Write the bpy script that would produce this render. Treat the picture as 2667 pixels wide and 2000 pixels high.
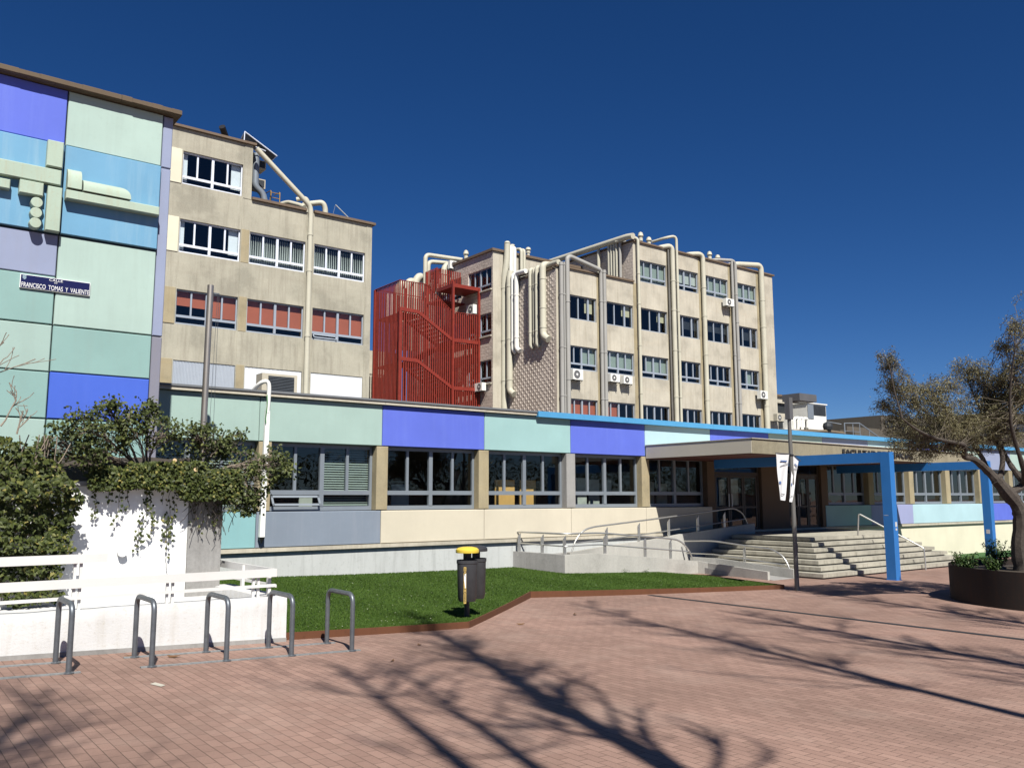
import bpy, bmesh, math, random
from mathutils import Vector, Matrix, noise
for o in list(bpy.data.objects): bpy.data.objects.remove(o, do_unlink=True)
scene = bpy.context.scene
C = scene.collection
R = math.radians
# ------------------------------------------------------------------ camera
cam_d = bpy.data.cameras.new('camera'); cam = bpy.data.objects.new('camera', cam_d); C.objects.link(cam)
pitch, roll, yaw = R(7.582), R(-0.1363), R(37.276)
fw = Vector((math.sin(yaw)*math.cos(pitch), math.cos(yaw)*math.cos(pitch), math.sin(pitch)))
r0 = Vector((math.cos(yaw), -math.sin(yaw), 0)); u0 = r0.cross(fw)
rt = r0*math.cos(roll)+u0*math.sin(roll); up = rt.cross(fw)
cam.matrix_world = Matrix(((rt.x, up.x, -fw.x, 0), (rt.y, up.y, -fw.y, 0), (rt.z, up.z, -fw.z, 2.2), (0, 0, 0, 1)))
cam_d.sensor_width = 36; cam_d.lens = 2242.3/2667*36; cam_d.clip_end = 3000; cam_d.clip_start = .05
scene.camera = cam
# ------------------------------------------------------------------ light
SD = Vector((-.29, -.83, 1.0)).normalized()       # towards the sun
el = math.asin(SD.z); az = math.atan2(SD.x, SD.y)
w = bpy.data.worlds.new('World'); scene.world = w; w.use_nodes = True
nt = w.node_tree; nt.nodes.clear()
sky = nt.nodes.new('ShaderNodeTexSky'); sky.sky_type = 'NISHITA'; sky.sun_disc = False
sky.sun_elevation = el; sky.sun_rotation = az; sky.altitude = 900; sky.air_density = .72; sky.dust_density = .18; sky.ozone_density = 5.5
bg = nt.nodes.new('ShaderNodeBackground'); bg.inputs['Strength'].default_value = .05
wo = nt.nodes.new('ShaderNodeOutputWorld'); hs = nt.nodes.new('ShaderNodeHueSaturation'); hs.inputs['Saturation'].default_value = 1.23; hs.inputs['Hue'].default_value = .508; nt.links.new(sky.outputs[0], hs.inputs['Color']); nt.links.new(hs.outputs[0], bg.inputs['Color']); nt.links.new(bg.outputs[0], wo.inputs['Surface'])
sl = bpy.data.lights.new('sun', 'SUN'); sl.energy = 5.0; sl.angle = R(.55); sl.color = (1, .965, .90)
so = bpy.data.objects.new('sun', sl); C.objects.link(so); so.rotation_euler = SD.to_track_quat('Z', 'Y').to_euler()
vs = scene.view_settings; vs.view_transform = 'Standard'; vs.look = 'None'; vs.exposure = .60; vs.gamma = 1
scene.render.resolution_x = 1024; scene.render.resolution_y = 767
try:
    scene.cycles.max_bounces = 8; scene.cycles.diffuse_bounces = 1; scene.cycles.transparent_max_bounces = 16
except Exception: pass
rnd = random.Random(7)
# ------------------------------------------------------------------ helpers
ORG = {}
def tag(o, label, cat, group=None, kind=None):
    o['label'] = label
    if cat: o['category'] = cat
    if group: o['group'] = group
    if kind: o['kind'] = kind
    return o
def thing(name, loc, label, cat, group=None):
    o = bpy.data.objects.new(name, None); o.location = loc; o.empty_display_size = .1; C.objects.link(o)
    ORG[o.name] = Vector(loc); return tag(o, label, cat, group)
class MB:
    def __init__(s, T=None): s.v = []; s.f = []; s.m = []; s.T = T
    def add(s, vs, fs, mi=0):
        b = len(s.v)
        for p in vs: s.v.append(tuple(s.T(*p)) if s.T else tuple(p))
        for f in fs: s.f.append([b+i for i in f]); s.m.append(mi)
    def box(s, x0, x1, y0, y1, z0, z1, mi=0):
        s.add([(x0,y0,z0),(x1,y0,z0),(x1,y1,z0),(x0,y1,z0),(x0,y0,z1),(x1,y0,z1),(x1,y1,z1),(x0,y1,z1)],
              [(0,3,2,1),(4,5,6,7),(0,1,5,4),(1,2,6,5),(2,3,7,6),(3,0,4,7)], mi)
    def quad(s, a, b, c, d, mi=0): s.add([a,b,c,d], [(0,1,2,3)], mi)
    def prism(s, poly, z0, z1, mi=0):             # poly in x,y ; z0/z1 numbers or lists
        n = len(poly); a = z0 if isinstance(z0,(list,tuple)) else [z0]*n; b = z1 if isinstance(z1,(list,tuple)) else [z1]*n
        s.add([(p[0],p[1],a[i]) for i,p in enumerate(poly)]+[(p[0],p[1],b[i]) for i,p in enumerate(poly)],
              [tuple(range(n))[::-1], tuple(range(n,2*n))]+[(i,(i+1)%n,n+(i+1)%n,n+i) for i in range(n)], mi)
    def extr(s, poly, y0, y1, mi=0):              # poly in x,z extruded along y
        n = len(poly)
        s.add([(p[0],y0,p[1]) for p in poly]+[(p[0],y1,p[1]) for p in poly],
              [tuple(range(n)), tuple(range(n,2*n))[::-1]]+[(i,n+i,n+(i+1)%n,(i+1)%n) for i in range(n)], mi)
    def tube(s, pts, r, seg=10, mi=0, caps=True):
        P = [Vector(p) for p in pts]; n = len(P)
        rr = r if isinstance(r,(list,tuple)) else [r]*n
        t0 = (P[1]-P[0]).normalized(); ref = Vector((0,0,1)) if abs(t0.z) < .9 else Vector((1,0,0))
        nx = t0.cross(ref).normalized(); vs = []
        for i in range(n):
            if i == 0: t = P[1]-P[0]
            elif i == n-1: t = P[-1]-P[-2]
            else: t = (P[i]-P[i-1]).normalized()+(P[i+1]-P[i]).normalized()
            t.normalize(); nx = (nx - t*nx.dot(t)).normalized(); ny = t.cross(nx)
            for k in range(seg):
                a = 2*math.pi*k/seg; vs.append(P[i]+(nx*math.cos(a)+ny*math.sin(a))*rr[i])
        fs = [(i*seg+k, i*seg+(k+1)%seg, (i+1)*seg+(k+1)%seg, (i+1)*seg+k) for i in range(n-1) for k in range(seg)]
        if caps: fs += [tuple(range(seg))[::-1], tuple(range((n-1)*seg, n*seg))]
        s.add(vs, fs, mi)
    def lathe(s, cx, cy, prof, seg=24, mi=0, sx=1, sy=1):      # prof list of (r,z)
        vs = [(cx+r*math.cos(2*math.pi*k/seg)*sx, cy+r*math.sin(2*math.pi*k/seg)*sy, z) for r,z in prof for k in range(seg)]
        n = len(prof)
        fs = [(i*seg+k, i*seg+(k+1)%seg, (i+1)*seg+(k+1)%seg, (i+1)*seg+k) for i in range(n-1) for k in range(seg)]
        fs += [tuple(range(seg))[::-1], tuple(range((n-1)*seg, n*seg))]
        s.add(vs, fs, mi)
    def build(s, name, mats, parent=None, smooth=False, label=None, recalc=True):
        me = bpy.data.meshes.new(name)
        if not isinstance(mats, (list, tuple)): mats = [mats]
        org = ORG[parent.name] if parent else Vector((0,0,0))
        me.from_pydata([(p[0]-org.x, p[1]-org.y, p[2]-org.z) for p in s.v], [], s.f)
        for m_ in mats: me.materials.append(m_)
        me.polygons.foreach_set('material_index', s.m)
        if recalc and len(s.f) < 20000:
            b = bmesh.new(); b.from_mesh(me); bmesh.ops.recalc_face_normals(b, faces=b.faces); b.to_mesh(me); b.free()
        if smooth:
            me.polygons.foreach_set('use_smooth', [True]*len(s.f))
            try: me.set_sharp_from_angle(angle=R(38))
            except Exception: pass
        me.update()
        o = bpy.data.objects.new(name, me); C.objects.link(o)
        if parent: o.parent = parent; ORG[o.name] = org
        else: ORG[o.name] = org
        if label: o['label'] = label
        return o
def solo(mb, name, mats, loc, label, cat, group=None, smooth=False, kind=None):   # one-mesh thing with its origin at its base
    tmp = type('P', (), {})(); ORG['_tmp'] = Vector(loc); tmp.name = '_tmp'
    org = Vector(loc); mb.v = [(p[0]-org.x, p[1]-org.y, p[2]-org.z) for p in mb.v]
    o = mb.build(name, mats, None, smooth); o.location = loc; ORG[o.name] = org
    return tag(o, label, cat, group, kind)
def bez(pts, n=6):                                # round the corners of a polyline (Catmull-Rom)
    P = [Vector(p) for p in pts]; out = []
    for i in range(len(P)-1):
        a = P[i-1] if i else P[i]*2-P[i+1]; b = P[i]; c = P[i+1]; d = P[i+2] if i+2 < len(P) else P[i+1]*2-P[i]
        for k in range(n):
            t = k/n; out.append(.5*((2*b)+(c-a)*t+(2*a-5*b+4*c-d)*t*t+(3*b-a-3*c+d)*t**3))
    out.append(P[-1]); return out
def fillet(pts, r, n=5):                          # polyline with rounded bends of radius about r
    P = [Vector(p) for p in pts]; out = [P[0]]
    for i in range(1, len(P)-1):
        a = P[i-1]-P[i]; b = P[i+1]-P[i]; d = min(r, a.length*.48, b.length*.48)
        A = P[i]+a.normalized()*d; B = P[i]+b.normalized()*d
        for k in range(n+1):
            t = k/n; out.append(A*(1-t)**2+P[i]*2*t*(1-t)+B*t*t)
    out.append(P[-1]); return out
# ------------------------------------------------------------------ materials
MATS = {}
def nodes(name):
    m = bpy.data.materials.new(name); m.use_nodes = True; n = m.node_tree; n.nodes.clear()
    out = n.nodes.new('ShaderNodeOutputMaterial'); b = n.nodes.new('ShaderNodeBsdfPrincipled'); n.links.new(b.outputs[0], out.inputs[0])
    return m, n, b, out
def N(n, t, **k):
    x = n.nodes.new(t)
    for a, v in k.items():
        if a.startswith('i_'): x.inputs[a[2:].replace('_', ' ')].default_value = v
        else: setattr(x, a, v)
    return x
def coords(n, scale=(1,1,1), rot=(0,0,0)):
    t = N(n, 'ShaderNodeNewGeometry'); mp = N(n, 'ShaderNodeMapping'); mp.inputs['Scale'].default_value = scale; mp.inputs['Rotation'].default_value = rot
    n.links.new(t.outputs['Position'], mp.inputs['Vector']); return mp.outputs[0]
def ramp(n, fac, stops):
    r_ = N(n, 'ShaderNodeValToRGB'); e = r_.color_ramp.elements
    while len(e) > 1: e.remove(e[0])
    e[0].position = stops[0][0]; e[0].color = (*stops[0][1], 1)
    for p, c in stops[1:]:
        q = e.new(p); q.color = (*c, 1)
    n.links.new(fac, r_.inputs[0]); return r_.outputs[0]
def mixc(n, fac, a, b, mode='MIX'):
    x = N(n, 'ShaderNodeMix', data_type='RGBA', blend_type=mode)
    for sock, v in ((0, fac), (6, a), (7, b)):
        if hasattr(v, 'links'): n.links.new(v, x.inputs[sock])
        elif isinstance(v, (int, float)): x.inputs[sock].default_value = v
        else: x.inputs[sock].default_value = (*v, 1)
    return x.outputs[2]
def noise_(n, vec, scale, detail=4, rough=.55):
    t = N(n, 'ShaderNodeTexNoise'); t.inputs['Scale'].default_value = scale; t.inputs['Detail'].default_value = detail; t.inputs['Roughness'].default_value = rough
    n.links.new(vec, t.inputs['Vector']); return t.outputs['Fac']
def bump(n, b, h, strength=.3, dist=.01):
    u = N(n, 'ShaderNodeBump'); u.inputs['Strength'].default_value = strength; u.inputs['Distance'].default_value = dist
    n.links.new(h, u.inputs['Height']); n.links.new(u.outputs[0], b.inputs['Normal'])
AL = .74                                            # sunlit colours are exposed up, so base colours stay low
def al(name, c): return c if 'white' in name else tuple(v*AL for v in c)
def g3(c, k): return tuple(max(0, min(1, v*k)) for v in c)
def plain(name, c, rough=.6, metal=0, spec=.5, var=.12, sc=3.0, bmp=0, bscale=60):
    if name in MATS: return MATS[name]
    m, n, b, o = nodes(name); c = al(name, c)
    v = coords(n); f = noise_(n, v, sc, 5)
    col = ramp(n, f, [(.3, g3(c, 1-var)), (.7, g3(c, 1+var))])
    n.links.new(col, b.inputs['Base Color']); b.inputs['Roughness'].default_value = rough; b.inputs['Metallic'].default_value = metal
    b.inputs['Specular IOR Level'].default_value = spec
    if bmp: bump(n, b, noise_(n, v, bscale, 3), bmp, .01)
    MATS[name] = m; return m
def paint(name, c, dirt=.25, dcol=(.32,.27,.2), streak=.35, rough=.75, sc=1.0, bmp=.25):
    """painted or bare render/concrete with broad blotches, vertical streaks and specks"""
    if name in MATS: return MATS[name]
    m, n, b, o = nodes(name); v = coords(n); c = al(name, c); dcol = al(name, dcol)
    big = noise_(n, v, .9*sc, 6, .6); col = ramp(n, big, [(.3, g3(c, .93)), (.7, g3(c, 1.05))])
    vs_ = coords(n, (5, 5, .35)); st = noise_(n, vs_, 1.3*sc, 5, .65)
    sf = ramp(n, st, [(.5, (0,0,0)), (.78, (streak,)*3)]); col = mixc(n, sf, col, dcol)
    sp = noise_(n, v, 14*sc, 6, .7); pf = ramp(n, sp, [(.56, (0,0,0)), (.72, (dirt,)*3)]); col = mixc(n, pf, col, dcol)
    n.links.new(col, b.inputs['Base Color']); b.inputs['Roughness'].default_value = rough; b.inputs['Specular IOR Level'].default_value = .3
    bump(n, b, noise_(n, v, 45, 6, .7), bmp, .008)
    MATS[name] = m; return m
def concrete(name, c, dark=(.2,.17,.13), rough=.85):
    if name in MATS: return MATS[name]
    m, n, b, o = nodes(name); v = coords(n); c = al(name, c); dark = al(name, dark)
    big = noise_(n, v, .55, 8, .62); col = ramp(n, big, [(.38, g3(c, .66)), (.47, g3(c, .93)), (.55, g3(c, 1.03)), (.64, g3(c, 1.17))])
    vs_ = coords(n, (3.2, 3.2, .22)); st = noise_(n, vs_, 1.6, 8, .7)
    sf = ramp(n, st, [(.48, (0,0,0)), (.68, (.55,.55,.55))]); col = mixc(n, sf, col, dark)
    band = noise_(n, coords(n, (.25,.25,2.2)), 1.2, 6, .6); bf = ramp(n, band, [(.52, (0,0,0)), (.7, (.3,.3,.3))]); col = mixc(n, bf, col, g3(dark, 1.7))
    fine = noise_(n, v, 22, 5, .7); col = mixc(n, .35, col, ramp(n, fine, [(.3, g3(c, .7)), (.7, g3(c, 1.2))]))
    n.links.new(col, b.inputs['Base Color']); b.inputs['Roughness'].default_value = rough; b.inputs['Specular IOR Level'].default_value = .25
    bump(n, b, fine, .35, .01); MATS[name] = m; return m
def glass(name='glass', tint=(.86,.90,.90), gl=1.0, rough=.01):
    if name in MATS: return MATS[name]
    m = bpy.data.materials.new(name); m.use_nodes = True; n = m.node_tree; n.nodes.clear()
    out = N(n, 'ShaderNodeOutputMaterial'); tr = N(n, 'ShaderNodeBsdfTransparent'); tr.inputs[0].default_value = (*tint, 1)
    gb = N(n, 'ShaderNodeBsdfGlossy'); gb.inputs['Roughness'].default_value = rough; gb.inputs[0].default_value = (gl, gl, gl, 1)
    lw_ = N(n, 'ShaderNodeLayerWeight'); lw_.inputs[0].default_value = .5; pw_ = N(n, 'ShaderNodeMath', operation='POWER'); pw_.inputs[1].default_value = 4.0; n.links.new(lw_.outputs['Facing'], pw_.inputs[0])
    fr = N(n, 'ShaderNodeMath', operation='MULTIPLY_ADD'); fr.inputs[1].default_value = .9; fr.inputs[2].default_value = .055; n.links.new(pw_.outputs[0], fr.inputs[0])
    v = coords(n); bp = N(n, 'ShaderNodeBump'); bp.inputs['Strength'].default_value = .05; bp.inputs['Distance'].default_value = .05
    n.links.new(noise_(n, v, 1.2, 2), bp.inputs['Height']); n.links.new(bp.outputs[0], gb.inputs['Normal'])
    mx = N(n, 'ShaderNodeMixShader'); n.links.new(fr.outputs[0], mx.inputs[0]); n.links.new(tr.outputs[0], mx.inputs[1]); n.links.new(gb.outputs[0], mx.inputs[2]); n.links.new(mx.outputs[0], out.inputs[0])
    MATS[name] = m; return m
def paving():
    m, n, b, o = nodes('brick_paving')
    g = N(n, 'ShaderNodeNewGeometry'); sx = N(n, 'ShaderNodeSeparateXYZ'); n.links.new(g.outputs['Position'], sx.inputs[0])
    cx = N(n, 'ShaderNodeCombineXYZ'); n.links.new(sx.outputs['Y'], cx.inputs['X']); n.links.new(sx.outputs['X'], cx.inputs['Y'])
    # slight waviness of the courses
    v = g.outputs['Position']
    wn = N(n, 'ShaderNodeTexNoise'); wn.inputs['Scale'].default_value = .8; n.links.new(v, wn.inputs['Vector'])
    add = N(n, 'ShaderNodeVectorMath', operation='MULTIPLY_ADD'); add.inputs[1].default_value = (.02,.02,0); n.links.new(wn.outputs['Color'], add.inputs[0]); n.links.new(cx.outputs[0], add.inputs[2])
    br = N(n, 'ShaderNodeTexBrick'); br.offset = .5; br.inputs['Scale'].default_value = 1; br.inputs['Brick Width'].default_value = .21; br.inputs['Row Height'].default_value = .103
    br.inputs['Mortar Size'].default_value = .0038; br.inputs['Mortar Smooth'].default_value = .25; br.inputs['Bias'].default_value = 0
    br.inputs['Color1'].default_value = (.315,.205,.163,1); br.inputs['Color2'].default_value = (.250,.160,.127,1); br.inputs['Mortar'].default_value = (.12,.08,.062,1)
    n.links.new(add.outputs[0], br.inputs['Vector'])
    big = noise_(n, v, .35, 5, .6); fac = ramp(n, big, [(.35, (.80,.79,.78)), (.65, (1.08,1.06,1.05))])
    col = mixc(n, 1.0, br.outputs['Color'], fac, 'MULTIPLY')
    st = noise_(n, v, 2.6, 6, .7); sf = ramp(n, st, [(.55, (0,0,0)), (.8, (.4,.4,.4))]); col = mixc(n, sf, col, (.22,.155,.115))
    du = noise_(n, v, .9, 6, .65); col = mixc(n, ramp(n, du, [(.5, (0,0,0)), (.7, (.35,.35,.35))]), col, (.36,.265,.215))
    fine = noise_(n, v, 90, 4, .8); col = mixc(n, 1.0, col, ramp(n, fine, [(.25, (.78,.78,.78)), (.75, (1.15,1.15,1.15))]), 'MULTIPLY')
    n.links.new(col, b.inputs['Base Color']); b.inputs['Roughness'].default_value = .85; b.inputs['Specular IOR Level'].default_value = .25
    inv = N(n, 'ShaderNodeMath', operation='MULTIPLY_ADD'); inv.inputs[1].default_value = -1.0; n.links.new(br.outputs['Fac'], inv.inputs[0]); 
    h2 = N(n, 'ShaderNodeMath', operation='MULTIPLY_ADD'); h2.inputs[1].default_value = .25; n.links.new(fine, h2.inputs[0]); n.links.new(inv.outputs[0], h2.inputs[2])
    bump(n, b, h2.outputs[0], .55, .004); return m
def leafmat(name, cols, rough=.5, trans=.25):
    m, n, b, o = nodes(name)
    rn = N(n, 'ShaderNodeNewGeometry'); col = ramp(n, rn.outputs['Random Per Island'], [(p, g3(c, .8)) for p, c in cols])
    n.links.new(col, b.inputs['Base Color']); b.inputs['Roughness'].default_value = rough+.1; b.inputs['Specular IOR Level'].default_value = .22
    tl = N(n, 'ShaderNodeBsdfTranslucent'); n.links.new(col, tl.inputs[0]); mx = N(n, 'ShaderNodeMixShader'); mx.inputs[0].default_value = trans
    n.links.new(b.outputs[0], mx.inputs[1]); n.links.new(tl.outputs[0], mx.inputs[2]); n.links.new(mx.outputs[0], o.inputs[0]); return m
def tiles(name):                                   # wall clad with small staggered relief blocks
    m, n, b, o = nodes(name)
    g = N(n, 'ShaderNodeNewGeometry'); sx = N(n, 'ShaderNodeSeparateXYZ'); n.links.new(g.outputs['Position'], sx.inputs[0])
    ad = N(n, 'ShaderNodeMath', operation='ADD'); n.links.new(sx.outputs['X'], ad.inputs[0]); n.links.new(sx.outputs['Y'], ad.inputs[1])
    cx = N(n, 'ShaderNodeCombineXYZ'); n.links.new(ad.outputs[0], cx.inputs['X']); n.links.new(sx.outputs['Z'], cx.inputs['Y'])
    br = N(n, 'ShaderNodeTexBrick'); br.offset = .5; br.inputs['Scale'].default_value = 1; br.inputs['Brick Width'].default_value = .4; br.inputs['Row Height'].default_value = .2
    br.inputs['Mortar Size'].default_value = .012; br.inputs['Color1'].default_value = (.60,.52,.44,1); br.inputs['Color2'].default_value = (.52,.45,.38,1); br.inputs['Mortar'].default_value = (.34,.29,.24,1)
    n.links.new(cx.outputs[0], br.inputs['Vector'])
    big = noise_(n, g.outputs['Position'], .8, 6, .6); col = mixc(n, 1.0, br.outputs['Color'], ramp(n, big, [(.3, (.8,.78,.76)), (.7, (1.05,1.05,1.05))]), 'MULTIPLY')
    n.links.new(col, b.inputs['Base Color']); b.inputs['Roughness'].default_value = .9
    bump(n, b, noise_(n, g.outputs['Position'], 9, 3), .5, .05); return m
mint = paint('mint_paint', (.43,.585,.525), dirt=.12, dcol=(.30,.36,.32), streak=.16)
mint2 = paint('bright_mint_paint', (.49,.645,.575), dirt=.12, dcol=(.30,.36,.32), streak=.16)
aqua = paint('aqua_paint', (.31,.50,.465), dirt=.12, dcol=(.30,.36,.32), streak=.16)
aqua2 = paint('pale_cyan_paint', (.38,.60,.585), dirt=.03, streak=.04)
cyanp = paint('light_cyan_paint', (.52,.74,.80), dirt=.02, streak=.03)
teal = paint('teal_paint', (.30,.56,.58), dirt=.08, streak=.1)
violet = paint('violet_blue_paint', (.135,.19,.74), dirt=.02, dcol=(.3,.4,.85), streak=.12)
violet2 = paint('bright_blue_paint', (.075,.16,.70), dirt=.02, dcol=(.2,.3,.85), streak=.08)
skyb = paint('sky_blue_paint', (.19,.43,.64), dirt=.05, dcol=(.36,.55,.68), streak=.45)
lav = paint('lavender_paint', (.34,.39,.55), dirt=.08, streak=.1)
lav2 = paint('pale_lavender_paint', (.40,.43,.68), dirt=.04, streak=.05)
slate = paint('slate_blue_paint', (.27,.32,.39), dirt=.15, dcol=(.4,.42,.48), streak=.3)
greyp = paint('grey_paint', (.27,.27,.33), dirt=.1, streak=.1)
cream = paint('cream_paint', (.76,.69,.54), dirt=.04, streak=.05)
yellowc = paint('pale_yellow_paint', (.86,.81,.62), dirt=.03, streak=.04)
tan = concrete('tan_concrete', (.46,.39,.25), (.32,.24,.12))
conc = concrete('weathered_concrete', (.505,.475,.375), (.20,.17,.13))
conc2 = concrete('pale_concrete', (.62,.57,.46), (.34,.29,.21))
concs = concrete('stair_concrete', (.52,.49,.40), (.07,.06,.048))
entb = paint('shade_darkened_brown_entrance_wall', (.17,.115,.075), dirt=.1, dcol=(.08,.05,.03), streak=.1)  # brown entrance piers, canopy shade put into the colour
graycon = concrete('grey_concrete', (.40,.39,.37), (.2,.19,.18))
rampc = concrete('ramp_concrete', (.53,.515,.465), (.4,.39,.36))
plinthw = paint('whitish_plinth', (.62,.64,.62), dirt=.5, dcol=(.36,.37,.35), streak=.6)
whitew = paint('rough_white_paint', (.78,.78,.76), dirt=.25, dcol=(.42,.37,.28), streak=.3, bmp=.6)
canopyc = concrete('canopy_concrete', (.37,.33,.23), (.18,.15,.1))
coping = paint('stained_coping', (.15,.11,.07), dirt=.5, dcol=(.12,.08,.05), streak=.3)
rustcop = paint('rusty_brown_coping', (.20,.145,.10), dirt=.5, dcol=(.10,.05,.03), streak=.3)
bluecop = plain('blue_metal_coping', (.10,.38,.68), .45, var=.05)
portalb = plain('blue_enamel', (.030,.20,.56), .42, var=.05)
alu = plain('grey_aluminium', (.30,.34,.38), .4, metal=.25, var=.05)
aluw = plain('white_window_frame', (.66,.70,.78), .4, var=.04)
alub = plain('blue_grey_window_frame', (.38,.43,.50), .4, var=.04)
steel = plain('stainless_steel', (.72,.71,.66), .38, metal=.8, var=.04)
galv = plain('galvanised_steel', (.20,.22,.24), .45, metal=.6, var=.15, sc=12)
galvl = plain('worn_galvanised_rail', (.34,.36,.36), .6, metal=.4, var=.25, sc=20)
polem = plain('brushed_pole', (.62,.56,.48), .42, metal=.85, var=.05)
lampm = plain('dark_grey_lamp_paint', (.14,.14,.145), .5, var=.08)
blackm = plain('black_plastic', (.018,.018,.02), .45, var=.1)
binm = plain('charcoal_bin_plastic', (.045,.046,.05), .5, var=.15, sc=14, bmp=.15)
yel = plain('yellow_plastic', (.85,.63,.07), .4, var=.05)
whitep = plain('white_pvc', (.80,.80,.76), .4, var=.03)
creamp = paint('cream_duct', (.66,.63,.50), dirt=.3, dcol=(.38,.33,.24), streak=.3, rough=.55, bmp=.05)
greyd = paint('grey_duct', (.43,.42,.39), dirt=.3, dcol=(.24,.21,.17), streak=.3, rough=.55, bmp=.05)
acw = plain('white_ac_casing', (.75,.74,.68), .5, var=.05)
acb = plain('beige_ac_casing', (.60,.55,.43), .6, var=.05)
darkg = plain('dark_grille', (.03,.035,.04), .6, var=.2)
redm = plain('red_painted_steel', (.27,.028,.014), .55, var=.18, sc=5)
corten = paint('corten_steel', (.155,.062,.03), dirt=.4, dcol=(.06,.025,.015), streak=.3, rough=.9)
cortend = paint('dark_corten_steel', (.032,.024,.02), dirt=.4, dcol=(.11,.04,.015), streak=.2, rough=.8)
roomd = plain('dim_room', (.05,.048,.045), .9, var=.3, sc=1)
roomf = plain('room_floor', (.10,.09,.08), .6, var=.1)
soffit = plain('red_brown_soffit', (.13,.035,.025), .7, var=.1)
doorf = plain('brown_door_frame', (.05,.038,.028), .5, var=.1)
orange = plain('orange_blind', (.50,.13,.065), .8, var=.08, sc=1)
paleb = plain('pale_blind', (.55,.60,.55), .8, var=.06)
greenb = plain('grey_green_blind', (.33,.40,.35), .8, var=.05)
creamb = plain('cream_blind', (.62,.58,.38), .8, var=.06)
whitec = plain('white_curtain', (.70,.74,.78), .8, var=.06)
signb = plain('navy_enamel', (.012,.014,.085), .3, var=.05)
white = plain('white_letter_paint', (.82,.82,.80), .5, var=.03)
soil = plain('dark_soil', (.06,.045,.03), .95, var=.4, sc=20, bmp=.8)
bark = plain('dark_bark', (.075,.06,.048), .9, var=.35, sc=22, bmp=1.0, bscale=40)
barkg = plain('grey_twig_bark', (.30,.245,.19), .9, var=.25, sc=20)
cutw = plain('cut_wood', (.70,.50,.28), .8, var=.1)
sheet = plain('pale_corrugated_sheet', (.62,.68,.76), .5, var=.03)
sheetw = plain('white_corrugated_sheet', (.80,.82,.84), .5, var=.03)
lettm = plain('dark_sign_letters', (.03,.03,.03), .6)
buildb = paint('dark_distant_concrete', (.13,.115,.09), dirt=.3, dcol=(.06,.05,.04), streak=.3)
buildp = paint('pinkish_distant_render', (.40,.31,.25), dirt=.1, streak=.1)
G = glass(); GD = glass('dark_glass', (.30,.34,.35))
# ------------------------------------------------------------------ ground
def gz(x):
    return 0 if x > 16.3 else (.035/20.06*(16.3-x)**2 if x > 6.27 else .1755+.035*(6.27-max(x, -20)))
def gy(x, y):                                      # the ground falls away towards the far right wall
    a = max(0, min(1, (x-30)/8)); b = max(0, min(1, (y-14)/5.7)); return gz(x)-.42*a*a*(3-2*a)*b
def lz(x, y):                                      # lawn surface
    t = max(0, min(1, (y-12)/7.7)); return gz(x)+.085+.2*t*t*max(0, min(1, (19-x)/4))*(1 if x < 15 else 1)
mb = MB(); xs = [-900,-200,-60,-20]+[-15+.8*i for i in range(40)]+[18+4*i for i in range(20)]+[200,900]; ys = [-900,-200,-60,-20,-8,0,6,12,14,15,16,17,18,19,20,30,60,200,900]
mb.add([(x, y, gy(x, y)) for y in ys for x in xs], [(j*len(xs)+i, j*len(xs)+i+1, (j+1)*len(xs)+i+1, (j+1)*len(xs)+i) for j in range(len(ys)-1) for i in range(len(xs)-1)])
mpav = paving()
o = mb.build('brick_pavement', mpav, recalc=False); o['kind'] = 'structure'; o['label'] = 'reddish brick paved forecourt'
mb = MB(); mb.prism([(14.64,-12),(14.78,-12),(14.78,14.15),(14.64,14.15)], .0, .012)
o = mb.build('drain_channel', plain('dark_drain_grating', (.035,.035,.035), .6, var=.3, sc=40)); o['kind'] = 'structure'
# lawn
LP = [(5.03,12.0),(8.17,11.93),(12.12,15.29),(18.28,13.12),(18.9,16.2),(18.6,17.9),(15.6,18.4),(15.1,19.9),(4.2,19.9),(4.2,15.1),(5.03,15.1)]
def inside(x, y, P=LP):
    c = False; j = len(P)-1
    for i in range(len(P)):
        if (P[i][1] > y) != (P[j][1] > y) and x < (P[j][0]-P[i][0])*(y-P[i][1])/(P[j][1]-P[i][1])+P[i][0]: c = not c
        j = i
    return c
bm = bmesh.new(); vv = [bm.verts.new((x, y, 0)) for x, y in LP]; bm.faces.new(vv)
for i in range(24):
    for ax, lo in ((0, 4.2+i*.65), (1, 11.9+i*.35)):
        no = (1,0,0) if ax == 0 else (0,1,0); co = (lo,0,0) if ax == 0 else (0,lo,0)
        bmesh.ops.bisect_plane(bm, geom=bm.verts[:]+bm.edges[:]+bm.faces[:], plane_co=co, plane_no=no)
for v in bm.verts: v.co.z = lz(v.co.x, v.co.y)
me = bpy.data.meshes.new('lawn'); bm.to_mesh(me); bm.free()
turfm = plain('turf_base', (.025,.065,.014), .9, var=.3, sc=6, bmp=.6); me.materials.append(turfm)
o = bpy.data.objects.new('lawn', me); C.objects.link(o); o['kind'] = 'structure'; o['label'] = 'artificial grass lawn before the building'
blade = leafmat('grass_blades', [(0, (.055,.108,.013)), (.5, (.072,.138,.018)), (.85, (.09,.16,.025)), (1, (.13,.19,.04))], .55, .2)
mb = MB(); V = []; F = []; rg = random.Random(3); cnt = 0
while cnt < 240000:
    y = 11.9+8.0*rg.random()**1.35; x = 4.2+14.8*rg.random()
    if not inside(x, y): continue
    cnt += 1; z = lz(x, y); h = rg.uniform(.020,.032); a = rg.uniform(0, 6.283); wd = .0045+.0006*(y-10); lx = rg.gauss(0,.014)+.006*math.sin(x*3.1); ly = rg.gauss(0,.014)
    b_ = len(V); V += [(x+wd*math.cos(a), y+wd*math.sin(a), z-.003), (x-wd*math.cos(a), y-wd*math.sin(a), z-.003), (x+lx, y+ly, z+h)]; F.append((b_, b_+1, b_+2))
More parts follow.
